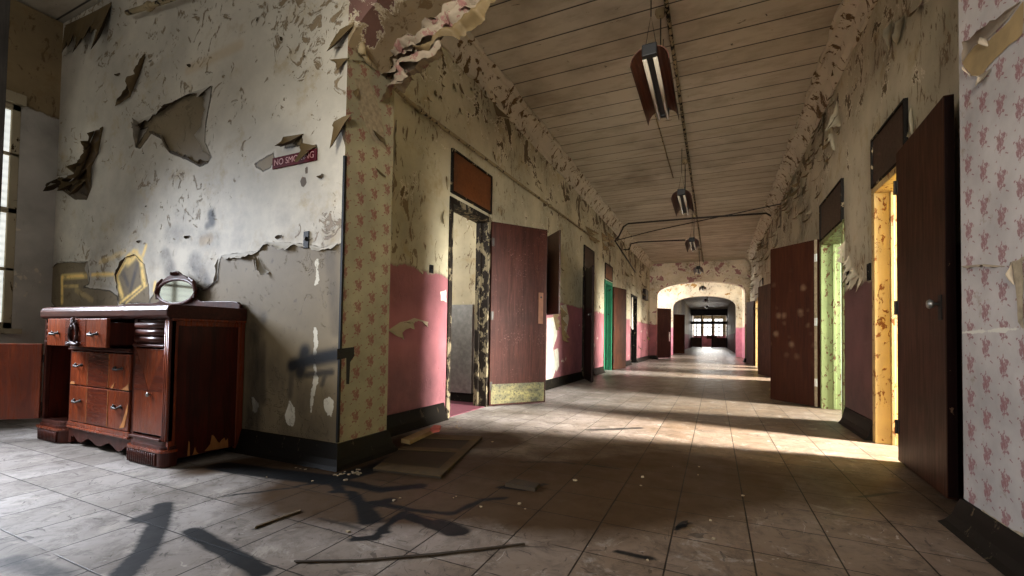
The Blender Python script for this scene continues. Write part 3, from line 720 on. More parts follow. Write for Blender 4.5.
# ------------------------------------------------------------------ door leaves, standing open
DOOR = [0]
def door(hinge, free, zt, mat, label, th=.045, z0=.012, hinges=None, kick=None, push=None, lock=None, knob=False, edge='door_edge', flip=1):
    DOOR[0] += 1; h, f = Vector((*hinge, 0)), Vector((*free, 0)); w = (f-h).length; ang = math.atan2(f.y-h.y, f.x-h.x)
    b = MB(); b.box(0, w, -th/2, th/2, z0, zt)
    o = b.build('door_%d' % DOOR[0], mat, bevel=.003); o.location = h; o.rotation_euler.z = ang
    struct(o, label, 'door'); s = flip                    # flip: which face looks at the corridor
    y = lambda d: sorted((s*th/2, s*(th/2+d)))
    b = MB(); b.box(w-.0005, w+.004, -th/2+.002, th/2-.002, z0+.01, zt-.01); b.build('edge_strip', edge, o)
    if mat == 'door_knots': b = MB(); b.box(-.004, .035, *y(.002), z0, zt); b.build('hinge_stile', 'debris', o)
    if kick: q = MB(); q.box(.02, w-.02, *y(.003), .03, kick); q.build('kick_plate', 'kick', o)
    if push: q = MB(); q.box(w-.12, w-.05, *y(.004), push[0], push[1]); q.build('push_plate', push[2], o); q = MB(); q.lathe([(.012, 0), (.012, .004), (.006, .006)], (w-.085, s*(th/2+.004) if s > 0 else -(th/2+.010), push[1]-.06), 'y', 10); q.build('keyhole', 'black', o)
    if lock:
        q = MB(); q.box(w-.09, w-.04, *y(.005), lock, lock+.14); l = q.build('lock_plate', 'black', o)
        c = s*(th/2+.03); q = MB(); q.lathe([(.008, -.03), (.008, 0), (.022, .004), (.028, .016), (.02, .028), (.004, .032)] if s > 0 else [(.004, -.032), (.02, -.028), (.028, -.016), (.022, -.004), (.008, 0), (.008, .03)], (w-.065, c, lock+.09), 'y', 14); q.build('door_knob', 'steel', l, smooth=True)
    for z in hinges or (.25, 1.1, zt-.25):
        q = MB(); q.tube([(0, s*(th/2+.008), z-.05), (0, s*(th/2+.008), z+.05)], .009, 8); q.box(.0, .035, *y(.003), z-.05, z+.05)
        q.build('hinge', 'dark_iron' if mat != 'door_knots' else 'white_metal', o)
    return o
M['door_knots'] = wood_material('knotted_brown_door', (72, 38, 22), (50, 25, 14), 2, .34, seed=21)
def _knots():
    t = NT('spotted_brown_door'); p = t.obj(); k = t.mul(p, (12, 12, 1.1)); g = t.noise(k, 2.2, 6, .6, .6)
    c = t.mix(t.step(g, .3, .7), (62, 32, 19), (42, 20, 12))
    v = t.math('ADD', t.vor(t.vadd(p, (.3, 0, .1)), 6.2), t.math('MULTIPLY', t.math('SUBTRACT', t.noise(p, 22, 4), .5), .25)); m = t.math('MULTIPLY', t.step(v, .36, .1), t.math('MULTIPLY', t.step(t.sep(p)[2], .5, .75), t.step(t.sep(p)[2], 1.85, 1.6)))
    c = t.mix(t.math('MULTIPLY', m, .5), c, (120, 96, 74))
    t.bump(g, .1, .003)
    return t.done(c, .45, 0, .15)
M['door_knots'] = _knots()
door((-2.475, 4.74), (-2.0, 5.38), 2.245, 'door_red', 'scuffed red brown door with brass kick plate at the first left opening', kick=.27, push=(1.02, 1.42, 'plate_brown'), flip=-1)
door((-2.46, 9.0), (-2.09, 8.19), 2.22, 'door_black', 'dark door standing edge-on at the second left opening', flip=-1, lock=1.2)
door((-2.455, 11.78), (-2.27, 12.56), 2.22, 'door_brown', 'brown door folded back beside the green left frame', flip=-1)
door((1.215, 4.03), (1.168, 3.17), 2.22, 'door_brown', 'tall brown door folded back against the right wall by the pier', lock=.98, edge='door_edge', flip=-1)
door((1.215, 6.80), (.75, 7.33), 2.17, 'door_knots', 'brown door with pale round marks and white hinges at the green frame', hinges=(.32, 1.1, 1.93), flip=1)
door((1.2, 11.64), (1.0, 12.44), 2.17, 'door_brown', 'plain brown door behind the spotted one on the right', flip=1)
door((1.2, 16.66), (1.03, 17.45), 2.17, 'door_red', 'last brown door on the right before the far arch', flip=1)
door((-2.3, 20.2), (-1.78, 20.85), 2.2, 'door_red', 'reddish door with a small pane just inside the far arch', flip=-1, push=(.75, 1.15, 'white_metal'))
door((-2.15, 27.2), (-1.62, 28.0), 2.3, 'door_brown', 'brown door on the left beyond the second arch', flip=-1)

# the moulded ridges of the nearest right door
# ------------------------------------------------------------------ wall cabinet with its door hanging open (left, behind the first door)
c = empty('wall_cabinet', (XL, 6.55, 1.2)); tag(c, 'small brown wall cabinet with its door swung open beyond the kick-plate door', 'cabinet')
q = MB(); q.box(.002, .09, .0, .42, .03, 1.25); q.build('cabinet_body', 'panel_dark', c)
q = MB(); q.bar((.1, .0, .62), (.42, -.36, .62), .02, 1.25); q.build('cabinet_door', 'panel_dark', c, bevel=.003)

# ------------------------------------------------------------------ hall window at far left, window wall, pipe and post
b = MB()
wy0, wy1, wz0, wz1 = .4, 1.83, .85, 3.0
b.box(XH-.2, XH, -4, wy0, 0, CE); b.box(XH-.2, XH, wy1, YD+.1, 0, CE); b.box(XH-.2, XH, wy0, wy1, 0, wz0); b.box(XH-.2, XH, wy0, wy1, wz1, CE)
M['hall_side'] = wall_material('taupe_and_white_paint', (160, 138, 100), (200, 194, 182), 3.0, peel=.72, toppeel=.0, seed=61.)
struct(b.build('wall_hall_window', 'hall_side'), 'taupe end wall of the hall with a tall window', 'wall')
b = MB()
for ya, yb in ((wy0, wy0+.06), (wy1-.06, wy1), (.85, .89), (1.33, 1.37)): b.box(XH-.06, XH-.0, ya, yb, wz0, wz1)
for za, zb in ((wz0, wz0+.06), (wz1-.06, wz1), (1.95, 2.0), (1.4, 1.43), (2.5, 2.53)): b.box(XH-.06, XH-.0, wy0, wy1, za, zb)
b.box(XH-.02, XH+.05, wy0-.1, wy1+.02, wz1, wz1+.10); b.box(XH-.02, XH+.07, wy0-.1, wy1+.05, wz0-.05, wz0)
wf = struct(b.build('window_1', 'frame_cream', bevel=.004), 'tall bright window at the far left edge', 'window')
q = MB(); q.box(XH-.04, XH-.03, wy0+.06, wy1-.06, wz0+.06, wz1-.06); q.build('pane', 'glow', wf)
tp = at(50, 20, Y=2.03); bt = at(4, 345, Y=1.9)
b = MB(); d = (bt-tp); b.bar(tp + d*(-.02), tp + d*(.66/ .66 * (tp.z-.0)/(tp.z-bt.z)), .055, .05, (0, 1, 0))
tag(b.build('trim_board', 'iron', bevel=.006), None); tr = bpy.data.objects['trim_board']; tr.name = 'trim_0'; struct(tr, 'long narrow brown board leaning in the hall corner by the window', 'board')
b = MB(); b.box(-5.68, -5.60, 1.50, 1.585, 0, CE+.02)
struct(b.build('trim_post', 'grey_post', bevel=.006), 'grey wooden post at the upper left edge', 'post')

# ------------------------------------------------------------------ peeling paint in relief
def resample(pts, step):
    out = [Vector(pts[0])]
    for a, c in zip(pts[:-1], pts[1:]):
        a, c = Vector(a), Vector(c); n = max(1, int((c-a).length/step))
        out += [a + (c-a)*(k/n) for k in range(1, n+1)]
    return out
def curl_strip(b, pts, to3, nrm, length, curl, seed, jag=.6, step=.022, k=6, lift=.004):
    """paint skin hinged on a line (uv), leaving the wall along in-plane direction nrm and rolling up by 'curl' radians"""
    P = resample(pts, step); rows = []; rj = random.Random(int(seed*10)+3); bite = 1
    for i, p in enumerate(P):
        j = .5+noise.noise(Vector((p.x*11, p.y*11, seed)))*.9 + noise.noise(Vector((p.x*37, p.y*37, seed)))*.45
        L = length*max(.12, 1-jag+jag*j*1.3); cu = curl*(.75+.5*noise.noise(Vector((p.x*5, p.y*5, seed+9))))
        ends = min(1, min(i, len(P)-1-i)/2+.15); L *= ends
        if i % 3 == 0: bite = rj.uniform(1-.5*jag, 1+.35*jag)
        L *= bite*(1+.55*jag*noise.noise(Vector((p.x*26, p.y*26, seed+4))))
        t = (P[min(i+1, len(P)-1)]-P[max(i-1, 0)]).normalized()
        n = Vector(nrm) if nrm not in (1, -1) else Vector((-t.y, t.x))*nrm
        row = []
        for s in range(k+1):
            a = cu*s/k; r = L/cu if abs(cu) > .05 else 0
            if r: du, dn = r*math.sin(a), r*(1-math.cos(a))
            else: du, dn = L*s/k, 0
            wob = noise.noise(Vector((p.x*23, p.y*23, s*.7+seed)))*.012*s/k
            row.append(to3(p.x+n.x*(du+wob), p.y+n.y*(du+wob), lift+dn))
        rows.append(row)
    b.grid(rows)
def flaps(parent, items, to3, px2, mat, name='paint_flap', **kw):
    for i, (pl, nrm, L, cu) in enumerate(items):
        b = MB(); curl_strip(b, [px2(*q) for q in pl], to3, nrm, L, cu, i*3.7, **kw)
        b.build(name, mat, parent, recalc=False, smooth=True)
def scatter(name, parent, to3, spots, mat, seed, label=None):
    """spots: (u, v, size, elong, angle)"""
    rnd = random.Random(seed); b = MB()
    for (u, v, sz, el, an) in spots:
        ca, sa = math.cos(an), math.sin(an); cu = rnd.uniform(.5, 2.0); n = 4
        rows = []
        for i in range(n+1):
            row = []
            hw = sz*.5*(1-.55*abs(i/n*2-1)**2)*rnd.uniform(.65, 1.15)
            a = cu*i/n; L = sz*el; r = L/cu; du, dn = r*math.sin(a), r*(1-math.cos(a))
            for w in (-1, -.2, .6, 1):
                x = w*hw + rnd.uniform(-.12, .12)*sz*.5; y = -du
                row.append(to3(u + x*ca - y*sa, v + x*sa + y*ca, .004 + dn*.8 + abs(w)*.02*sz))
            rows.append(row)
        b.grid(rows)
    o = b.build(name, mat, parent, recalc=False)
    o['kind'] = 'stuff'
    return o
# sideboard wall
flaps(WALL_D, [
    ([(154, 114), (174, 101), (194, 92), (212, 86)], (0, -1), .10, 1.9), ([(137, 122), (154, 114)], (.3, -1), .10, 1.5),
    ([(212, 86), (210, 101), (206, 122), (205, 142), (212, 158)], (-1, 0), .05, 1.8), ([(170, 153), (187, 160), (200, 167), (208, 163)], (0, 1), .05, 1.6),
    ([(150, 133), (163, 140), (170, 153)], (.3, .9), .07, 1.9), ([(136, 121), (139, 131), (136, 148)], (1, 0), .13, 1.6),
    ([(58, 176), (75, 174), (88, 168)], (.1, -1), .20, 1.7), ([(57, 186), (75, 199), (88, 198)], (.1, .8), .10, 1.4)], D3, pD, 'flake_white')
flaps(WALL_D, [
    ([(222, 255.5), (241, 253), (258, 251)], (0, -1), .06, 1.2), ([(258, 251), (265, 242), (293, 243), (308, 245)], (0, -1), .05, 1.3), ([(308, 245), (324, 248), (338, 243)], (0, -1), .03, 1.2),
    ([(219, 258), (217, 280), (205, 289), (188, 283)], (-.5, -.5), .035, 1.4), ([(48, 290), (48, 272), (58, 262), (88, 261)], (.5, -.7), .025, 1.6), ([(88, 261), (90, 284)], (-1, 0), .02, 1.4),
    ([(118, 292), (117, 275), (126, 258), (136, 255), (145, 265)], (-.5, .4), .025, 1.5), ([(254, 256), (256, 270)], (1, -.3), .05, 1.8), ([(259, 257), (264, 268), (270, 272)], (0, -1), .04, 1.7),
    ([(36, 262), (42, 280), (46, 294)], (-1, -.5), .06, 1.7)], D3, pD, 'flake_white')
flaps(WALL_D, [
    ([(146, 54), (140, 73), (131, 97), (116, 106)], (.6, -.5), .10, 2.2), ([(142, 58), (137, 74), (128, 91), (117, 101)], (.7, -.2), .07, 1.5),
    ([(104, 127), (99, 152), (92, 167), (91, 187)], (.9, -.2), .07, 2.3), ([(95, 131), (84, 156), (75, 173)], (.9, -.3), .16, 1.8), ([(92, 145), (84, 165), (78, 180)], (.8, -.6), .14, 2.2), ([(60, 176), (75, 176), (86, 180)], (.3, -1), .16, 2.0),
    ([(66, 25), (69, 24), (84, 17), (98, 10), (109, 4), (112, 2)], (0.05, -1), .42, .5), ([(340, 30), (347, 26), (355, 24)], (-.5, -1), .24, .9), ([(334, 122), (343, 117), (352, 114)], (-.1, -1), .16, 1.1),
    ([(284, 137), (304, 134)], (-.4, -1), .11, 2.2), ([(302, 143), (317, 146)], (-.5, -.9), .13, 1.2), ([(330, 60), (350, 58)], (.2, -1), .14, 1.0),
    ([(40, 245), (36, 215), (46, 195)], (.8, -.6), .12, 1.8)], D3, pD, 'flake_brown', jag=.75)
flaps(WALL_D, [([(54, 26), (53, 60), (51, 104)], (1, -.25), .20, 2.3), ([(51, 95), (49, 140), (47, 185)], (1, -.2), .20, 2.6), ([(46, 178), (44, 230), (40, 290)], (1, -.3), .12, 2.2), ([(52, 40), (51, 80), (49, 130)], (1, -.5), .11, 2.8)], D3, pD, 'flake_brown', jag=.9, step=.04)
rnd = random.Random(5)
sp = []
for k in range(14):
    x = rnd.uniform(60, 340); y = rnd.uniform(5, 250); u, v = pD(x, y)
    if noise.noise(Vector((u*1.1, v*1.1, 2))) > -.05: sp.append((u, v, rnd.uniform(.015, .045), rnd.uniform(.6, 1.6), rnd.uniform(-1.4, 1.4)))
for k in range(50):
    t = rnd.random(); u, v = pD(48-18*t+rnd.uniform(-5, 5), 20+250*t); sp.append((u, v, rnd.uniform(.06, .14), rnd.uniform(.6, 1.6), rnd.uniform(-1.4, 1.4)))
scatter('paint_flakes', WALL_D, D3, sp, 'flake_white', 3)
# left corridor wall
flaps(WALL_L, [
    ([(388, 330), (400, 322), (412, 320)], (.2, -1), .14, 1.1), ([(404, 322), (414, 318), (428, 322)], (0, -1), .05, 1.5),
    ([(418, 268), (423, 272)], (-.4, -1), .08, 1.2), ([(396, 120), (396, 165)], (-1, 0), .04, 1.5), ([(477, 62), (486, 96)], (-1, -.3), .18, 1.2), ([(484, 70), (496, 115)], (1, -.4), .14, 1.5),
    ([(446, 176), (447, 190)], (-1, -.1), .06, 1.6), ([(444, 210), (443, 224)], (-1, -.4), .07, 1.4),
    ([(585, 226), (590, 240)], (1, -.2), .3, 1.4), ([(601, 232), (603, 250)], (1, -.2), .3, 1.4), ([(607, 232), (609, 246)], (1, -.2), .3, 1.2), ([(590, 235), (594, 243)], (1, -.3), .26, 1.4),
    ([(550, 302), (556, 330)], (1, -.3), .22, 1.3), ([(560, 305), (562, 340)], (1, -.5), .2, 1.2)], L3, pL, 'flake', jag=.75)
sp = []; rnd = random.Random(9)
for k in range(230):
    u = YB+.1 + (rnd.random()**1.3)*(YE-YB-.2); top = rnd.random() < .6
    v = rnd.uniform(3.1, 3.76) if top else rnd.uniform(1.5, 3.2)
    if any(a-.1 < u < c+.1 and v < z+.55 for a, c, z in OL): continue
    if not top and noise.noise(Vector((u*.8, v*.9, 4))) < .1: continue
    sp.append((u, v, rnd.uniform(.02, .07), rnd.uniform(.8, 2.4), rnd.uniform(-.7, .7)))
for k in range(60):
    u = rnd.uniform(12, 19); v = rnd.uniform(.3, 3.2); 
    if any(a-.1 < u < c+.1 and v < z+.1 for a, c, z in OL): continue
    sp.append((u, v, rnd.uniform(.06, .16), rnd.uniform(.8, 2.2), rnd.uniform(-.7, .7)))
scatter('paint_flakes', WALL_L, L3, sp, 'flake', 6)
# right corridor wall
flaps(WALL_R, [
    ([(905, 15), (898, 45)], (-1, -.4), .16, 1.4), ([(893, 20), (890, 50)], (-1, -.3), .12, 1.6), ([(846, 240), (846, 262)], (1, -.3), .16, 1.4), ([(850, 255), (858, 275)], (1, -.6), .14, 1.2),
    ([(845, 268), (864, 278)], (.2, -1), .13, 1.0), ([(840, 70), (846, 40)], (.6, -1), .14, 1.5), ([(838, 100), (842, 125)], (.8, -.5), .12, 1.5), ([(832, 120), (836, 150)], (.8, -.5), .10, 1.5),
    ([(912, 108), (914, 140)], (-1, 0), .07, 1.3)], R3, pR, 'flake', jag=.75)
sp = []; rnd = random.Random(19)
for k in range(560):
    u = 2.85 + (rnd.random()**1.1)*(YE-3.1); dens = min(1, max(.08, (u-5)/6))
    v = 3.76 - (rnd.random()**1.6)*(.5+1.5*dens)
    if any(a-.1 < u < c+.1 and v < z+.55 for a, c, z in OR): continue
    if noise.noise(Vector((u*1.3, v*.7, 8))) < (.15-.3*dens): continue
    sp.append((u, v, rnd.uniform(.04, .10)*(1+.5*dens), rnd.uniform(1., 3.2), rnd.uniform(-.5, .5)))
scatter('paint_flakes', WALL_R, R3, sp, 'flake', 16)
# piers
flaps(PIER_L, [([(352, 60), (372, 62)], (0, -1), .0 + .02, 1.), ([(373, 130), (383, 138)], (-.3, -1), .09, 1.0), ([(376, 168), (385, 176)], (-.3, -1), .08, 1.2), ([(352, 92), (358, 88)], (0, -1), .10, .8)], PL3, pPL, 'flake_brown')
flaps(PIER_R, [([(964, 62), (975, 45), (990, 38), (1008, 20), (1022, 2)], (.0, 1), .05, 1.7), ([(980, 76), (992, 68)], (.2, -1), .06, 1.3), ([(964, 66), (972, 76), (980, 76)], (.2, .6), .03, 1.5), ([(985, 30), (990, 45)], (1, -.2), .04, 1.6),
    ([(962, 266), (985, 264), (1006, 266)], (0, -1), .012, 1.5), ([(1013, 262), (1016, 285)], (1, 0), .03, 1.5)], PR3, pPR, 'flake_paper')
def bare_lit_patch(parent, px, to3, px2, poly, mat, d=.003):
    b = MB(); P = resample([px2(*q) for q in poly+[poly[0]]], .03)[:-1]
    P = [(p.x+noise.noise(Vector((p.x*30, p.y*30, 1)))*.012, p.y+noise.noise(Vector((p.x*30, p.y*30, 5)))*.012) for p in P]
    b.add([to3(u, v, d) for u, v in P], [tuple(range(len(P)))])
    return b.build('bare_lit_plaster', mat, parent, recalc=False)
bare_lit_patch(PIER_R, None, PR3, pPR, [(963, 62), (975, 46), (990, 40), (1010, 20), (1024, 2), (1024, 34), (1008, 48), (992, 62), (984, 74), (972, 76)], 'pale_board')
bare_lit_patch(PIER_R, None, PR3, pPR, [(1014, 262), (1024, 256), (1024, 330), (1019, 322), (1017, 290)], 'debris')
bare_lit_patch(PIER_R, None, PR3, pPR, [(963, 503), (972, 506), (985, 512), (1000, 522), (1024, 534), (1024, 541), (962, 509)], 'debris')
for pl in ([(547, 318), (557, 317), (557, 336), (553, 348), (556, 368), (552, 380), (546, 382)], [(560, 306), (566, 304), (569, 318), (566, 334), (562, 330)], [(554, 350), (558, 348), (559, 366), (556, 372)], [(440, 292), (446, 290), (446, 302), (441, 300)], [(630, 300), (633, 296), (633, 330), (630, 326)], [(622, 318), (626, 316), (626, 342), (623, 338)]): bare_lit_patch(WALL_L, None, L3, pL, pl, 'chalk_lit')  # peeled undercoat; below the cabinet also the opposite door's light, painted pale
bare_lit_patch(PIER_L, None, PL3, pPL, [(354, 78), (368, 78), (380, 110), (386, 150), (372, 140), (360, 112)], 'debris')
# torn wallpaper and skim coat sagging in crumpled sheets from the back edge of the near arch
def arch_rags():
    spine = [(384, 118), (393, 92), (404, 70), (424, 54), (448, 40), (474, 24), (496, 6), (512, -12)]
    def along(t):
        f = t*(len(spine)-1); i = min(int(f), len(spine)-2); f -= i
        return Vector(spine[i])*(1-f) + Vector(spine[i+1])*f
    for i, (t0, t1, w0, w1, mat, off) in enumerate([
        (.06, 1.0, -34, -10, 'flake_brown', .0), (.10, .98, -22, 4, 'flake_paper', .03), (.02, .62, -12, 14, 'flake_paper', .05), (.42, .92, -6, 15, 'flake_brown', .075),
        (.30, .80, -16, 5, 'flake_paper', .10), (.60, 1.0, -14, 8, 'flake_paper', .09), (.0, .34, -22, 2, 'flake_brown', .02), (.16, .52, 4, 19, 'flake_paper', .02)]):
        b = MB(); n, m = 46, 12; rows = []
        for j in range(n+1):
            t = t0+(t1-t0)*j/n; c = along(t); d = (along(min(1, t+.02))-along(max(0, t-.02))).normalized(); q = Vector((-d.y, d.x))   # q points down-right
            taper = min(1, min(j, n-j)/6+.1); row = []
            lo = w0+7*noise.noise(Vector((t*9, i*3.1, 1))) + 3*noise.noise(Vector((t*40, i, 2))); hi = w1+8*noise.noise(Vector((t*10, i*2.7, 5))) + 4*noise.noise(Vector((t*44, i, 6)))
            mid = (lo+hi)/2
            for k in range(m+1):
                w = mid+((lo+(hi-lo)*k/m)-mid)*taper; p = c+q*w
                u, v = (lambda g: (g.x, g.z))(at(p.x, p.y, Y=YB))
                fold = .05*math.sin(k/m*7+i+3*noise.noise(Vector((t*5, i, 8)))) + .05*noise.fractal(Vector((u*7, v*7, i*2.)), 1., 2., 4)
                row.append((u, YB-.02-off-fold*.9-(.05*(k/m)**2), v))
            rows.append(row)
        b.grid(rows); b.build('torn_paper', mat, ARCH, recalc=False, smooth=True)
arch_rags()
sp = []; rnd = random.Random(29)
for k in range(0):
    sp.append((rnd.uniform(-2.4, 1.2), 3.3+rnd.random()**1.4*.65, rnd.uniform(.06, .16), rnd.uniform(.7, 1.8), rnd.uniform(-1.2, 1.2)))
sp = [q for q in sp if abs(q[0]+.57) > .0]
if sp: scatter('paint_flakes', bpy.data.objects['wall_end_arch'], lambda u, v, d=0: Vector((u, YE-d, v)), sp, 'flake_brown', 41)

b = MB(); b.box(XP-.012, XP+.004, YD-.004, YD+.012, .16, 2.0); b.build('corner_bead', 'black', PIER_L)
# black aerosol smear carried onto the pier
b = MB()
pts = [pPL(342, 352), (lambda q: q)(pPL(352, 351))]
b.add([PL3(*pPL(x, y), .002) for x, y in ((337, 349), (354, 347), (354, 356), (350, 362), (349, 384), (346, 384), (346, 358), (337, 360))], [tuple(range(8))])
b.build('paint_smear', 'black', PIER_L, recalc=False)

# ------------------------------------------------------------------ wall fittings: sign, switches, empty frames
sx0, sz0 = pD(273.5, 161.5); sx1, sz1 = pD(318, 146); sz0 = 2.005
sg = empty('warning_sign', ((sx0+sx1)/2, YD-.002, sz0+.03)); tag(sg, 'small dark red sign lettered NO SMOKING half hidden by curled paint', 'sign')
q = MB(); q.box(-(sx1-sx0)/2, (sx1-sx0)/2, -.008, 0, -.03, .05); q.build('sign_plate', 'sign_red', sg, bevel=.003)
tc = bpy.data.curves.new('sign_lettering', 'FONT'); tc.body = 'NO SMOKING'; tc.size = .062; tc.align_x = 'CENTER'; tc.align_y = 'CENTER'; tc.extrude = .0008
to = bpy.data.objects.new('lettering_tmp', tc); COL.objects.link(to)
bpy.context.view_layer.update()
tm = bpy.data.meshes.new_from_object(to.evaluated_get(bpy.context.evaluated_depsgraph_get())); bpy.data.objects.remove(to)
tm.transform(Matrix.Translation((0, -.0092, .01)) @ Matrix.Rotation(math.pi/2, 4, 'X'))
tl = bpy.data.objects.new('lettering', tm); COL.objects.link(tl); tl.parent = sg; tm.materials.append(M['letter'])
def switch(name, p, axis, label, w=.05, h=.115):
    o = empty(name, p); tag(o, label, 'switch')
    q = MB()
    if axis == 'y':
        q.box(-w/2, w/2, -.009, 0, -h/2, h/2); q.build('cover_plate', 'black', o, bevel=.003)
        q = MB(); q.box(-.007, .007, -.022, -.009, -.006, .02); q.build('toggle', 'dark_iron', o)
    else:
        s = axis; q.box(min(0, s*.009), max(0, s*.009), -w/2, w/2, -h/2, h/2); q.build('cover_plate', 'black', o, bevel=.003)
        q = MB(); q.box(min(s*.009, s*.022), max(s*.009, s*.022), -.007, .007, -.006, .02); q.build('toggle', 'dark_iron', o)
    return o
p = at(307, 240, Y=YD); switch('light_switch', (p.x, YD-.001, p.z), 'y', 'black light switch on the white wall right of the sideboard')
p = at(431, 269, X=XL); switch('light_switch', (XL+.001, p.y, p.z), 1, 'black light switch at the top of the pink wall before the first left door', .06, .08)
for (x, y, w, h, lb) in ((870, 272, .07, .15, 'small empty dark picture frame on the right wall nearer the yellow door frame'), (849, 278, .06, .14, 'small empty dark frame on the right wall nearer the green door frame')):
    p = at(x, y, X=XW); o = MB()
    for (a, c, d, e) in ((-w/2, w/2, -h/2, -h/2+.014), (-w/2, w/2, h/2-.014, h/2), (-w/2, -w/2+.014, -h/2, h/2), (w/2-.014, w/2, -h/2, h/2)): o.box(XW-.016, XW-.0005, p.y+a, p.y+c, p.z+d, p.z+e)
    tag(o.build('picture_frame', 'frame_black', bevel=.002), lb, 'frame', )
b = MB(); b.box(XL+.002, XL+.12, 17.3, 18.1, 2.35, 2.75); tag(b.build('wall_box', 'door_black', bevel=.01), 'dark box high on the left wall near the far arch', 'box')

# ------------------------------------------------------------------ pipes, conduits, cables
def pipe(name, pts, r, mat, label, cat='pipe', group=None, couplings=()):
    o = MB().tube(pts, r, 8).build(name, mat, smooth=True); tag(o, label, cat, group)
    for c, d in couplings:
        c = Vector(c); d = Vector(d).normalized()*.03
        MB().tube([c-d, c+d], r*1.7, 8).build('coupling', mat, o, smooth=True)
    return o
WX = XL+.03
pp = [at(361, 6, X=XP+.03), at(362, 50, X=XP+.03), at(367, 60, X=XP+.03), at(389, 82, Y=YB+.03)]
w0 = at(405, 98, X=WX)
run = [at(x, y, X=WX) for x, y in ((420, 110), (455, 136), (500, 169), (550, 206), (592, 237))]
pipe('wall_pipe', pp[:3] + [pp[3], w0] + run, .017, 'iron', 'thin tan pipe running from the left pier along the upper left wall', couplings=[(pp[1], (0, 0, 1)), (run[0], run[1]-run[0]), (run[3], run[1]-run[0])])
pipe('wall_pipe', [at(127, 13, Y=YD-.06), at(150, 6, Y=YD-.06), at(176, -3, Y=YD-.06), at(230, -22, Y=YD-.06)], .02, 'iron', 'short run of pipe at the very top of the white wall above the sideboard', couplings=[(at(149, 6.3, Y=YD-.06), (1, 0, .05))])
pipe('ceiling_conduit', [(-.416, YB+.02, 3.965), (-.416, 4.7, 3.965), (-.417, 9, 3.965), (-.42, YE-.02, 3.965)], .02, 'speck_iron', 'flaking conduit running lengthwise along the corridor ceiling', 'conduit')
pipe('ceiling_conduit', [(-.775, 5.1, 3.98), (-.76, 6.64, 3.98), (-.74, 9.0, 3.98)], .009, 'iron', 'thin conduit on the ceiling between the first two hanging lights', 'conduit')
pipe('cross_pipe', [(XL+.02, 12.1, 3.55), (XL+.12, 12.05, 3.62), (-2.2, 11.8, 3.82), (-2.07, 11.7, 3.86), (-.5, 11.75, 3.86), (1.1, 11.9, 3.86), (XW-.02, 12.0, 3.8)], .022, 'dark_iron', 'dark pipe crossing under the ceiling from wall to wall')
pipe('sagging_cable', [(XL+.01, 12.1, 3.52), (-1.5, 11.6, 3.58), (-.3, 11.1, 3.62), (XW-.04, 10.3, 3.62)], .012, 'dark_iron', 'black cable slanting across the corridor below the pipe', 'cable')
pipe('bent_pipe', [(XL+.02, 13.3, 3.5), (XL+.16, 13.45, 3.52), (XL+.2, 13.5, 3.7), (-2.1, 13.55, 3.75), (-.78, 13.75, 3.75)], .02, 'dark_iron', 'bent pipe reaching out from the left wall to the third hanging light')
pipe('wall_pipe', [(XL+.03, 12.0, 3.5), (XL+.03, 14.0, 3.28), (XL+.03, 15.4, 3.12)], .02, 'dark_iron', 'dark pipe stub sloping down the far left wall')

# ------------------------------------------------------------------ hanging fluorescent lights
def make_light():
    r = empty('hanging_light', (0, 0, 0)); L = 1.12; hw = .158
    prof = [(-hw, 0), (-hw+.004, .03), (-.142, .066), (-.12, .098), (-.085, .122), (-.045, .13), (-.045, .15), (.045, .15), (.045, .13), (.085, .122), (.12, .098), (.142, .066), (hw-.004, .03), (hw, 0)]
    inner = [(x*.965, z-.006) for x, z in prof]
    b = MB()
    for i in range(len(prof)-1):
        for pr in (prof, inner): b.add([(pr[i][0], 0, pr[i][1]), (pr[i+1][0], 0, pr[i+1][1]), (pr[i+1][0], L, pr[i+1][1]), (pr[i][0], L, pr[i][1])], [(0, 1, 2, 3)])
        for y in (0, L): b.add([(prof[i][0], y, prof[i][1]), (prof[i+1][0], y, prof[i+1][1]), (inner[i+1][0], y, inner[i+1][1]), (inner[i][0], y, inner[i][1])], [(0, 1, 2, 3)])
    b.build('shade', 'shade', r, recalc=False)
    q = MB(); q.box(-.026, .026, .03, L-.03, .06, .125); q.build('ballast_channel', 'black', r, bevel=.004)
    for y0, y1 in ((-.02, .05), (L-.05, L+.0)): q = MB(); q.box(-.06, .06, y0, y1, .05, .15); q.build('end_cap', 'black', r, bevel=.008)
    for x in (-.043, .043):
        q = MB(); q.tube([(x, .03, .045), (x, L-.0, .045)], .018, 12); t = q.build('tube', 'tube', r, smooth=True)
        q = MB(); q.tube([(x, L, .045), (x, L+.02, .045)], .012, 8); q.build('tube_cap', 'steel', t)
    for y in (.08, L-.08):
        q = MB()
        q.tube([(-.05, y, .15), (0, y, .45), (.05, y, .15)], .004, 6); q.tube([(0, y, .44), (0, y, .848)], .005, 6)
        q.build('suspension_wire', 'wire', r)
    q = MB(); q.tube([(.02, L*.55, .14), (.02, L*.55, .80)], .006, 6); q.build('cord', 'wire', r)
    q = MB(); q.lathe([(.055, .85), (.055, .835), (.04, .80), (.012, .78)], (.02, L*.55, 0), 'z', 14); q.build('ceiling_rose', 'iron', r)
    return r
def copy_tree(o, parent=None):
    c = o.copy(); COL.objects.link(c)
    if parent: c.parent = parent
    for ch in o.children: copy_tree(ch, c)
    return c
proto = make_light()
LB = ['nearest hanging twin-tube light with a rusted brown shade', 'second hanging twin-tube light along the corridor ceiling', 'third hanging twin-tube light below the bent pipe', 'fourth hanging twin-tube light just before the end wall', 'hanging light seen through the far arch under the bright bay ceiling', 'tiny hanging light beyond the second arch, the nearer of two', 'tiny hanging light beyond the second arch, the farther of two']
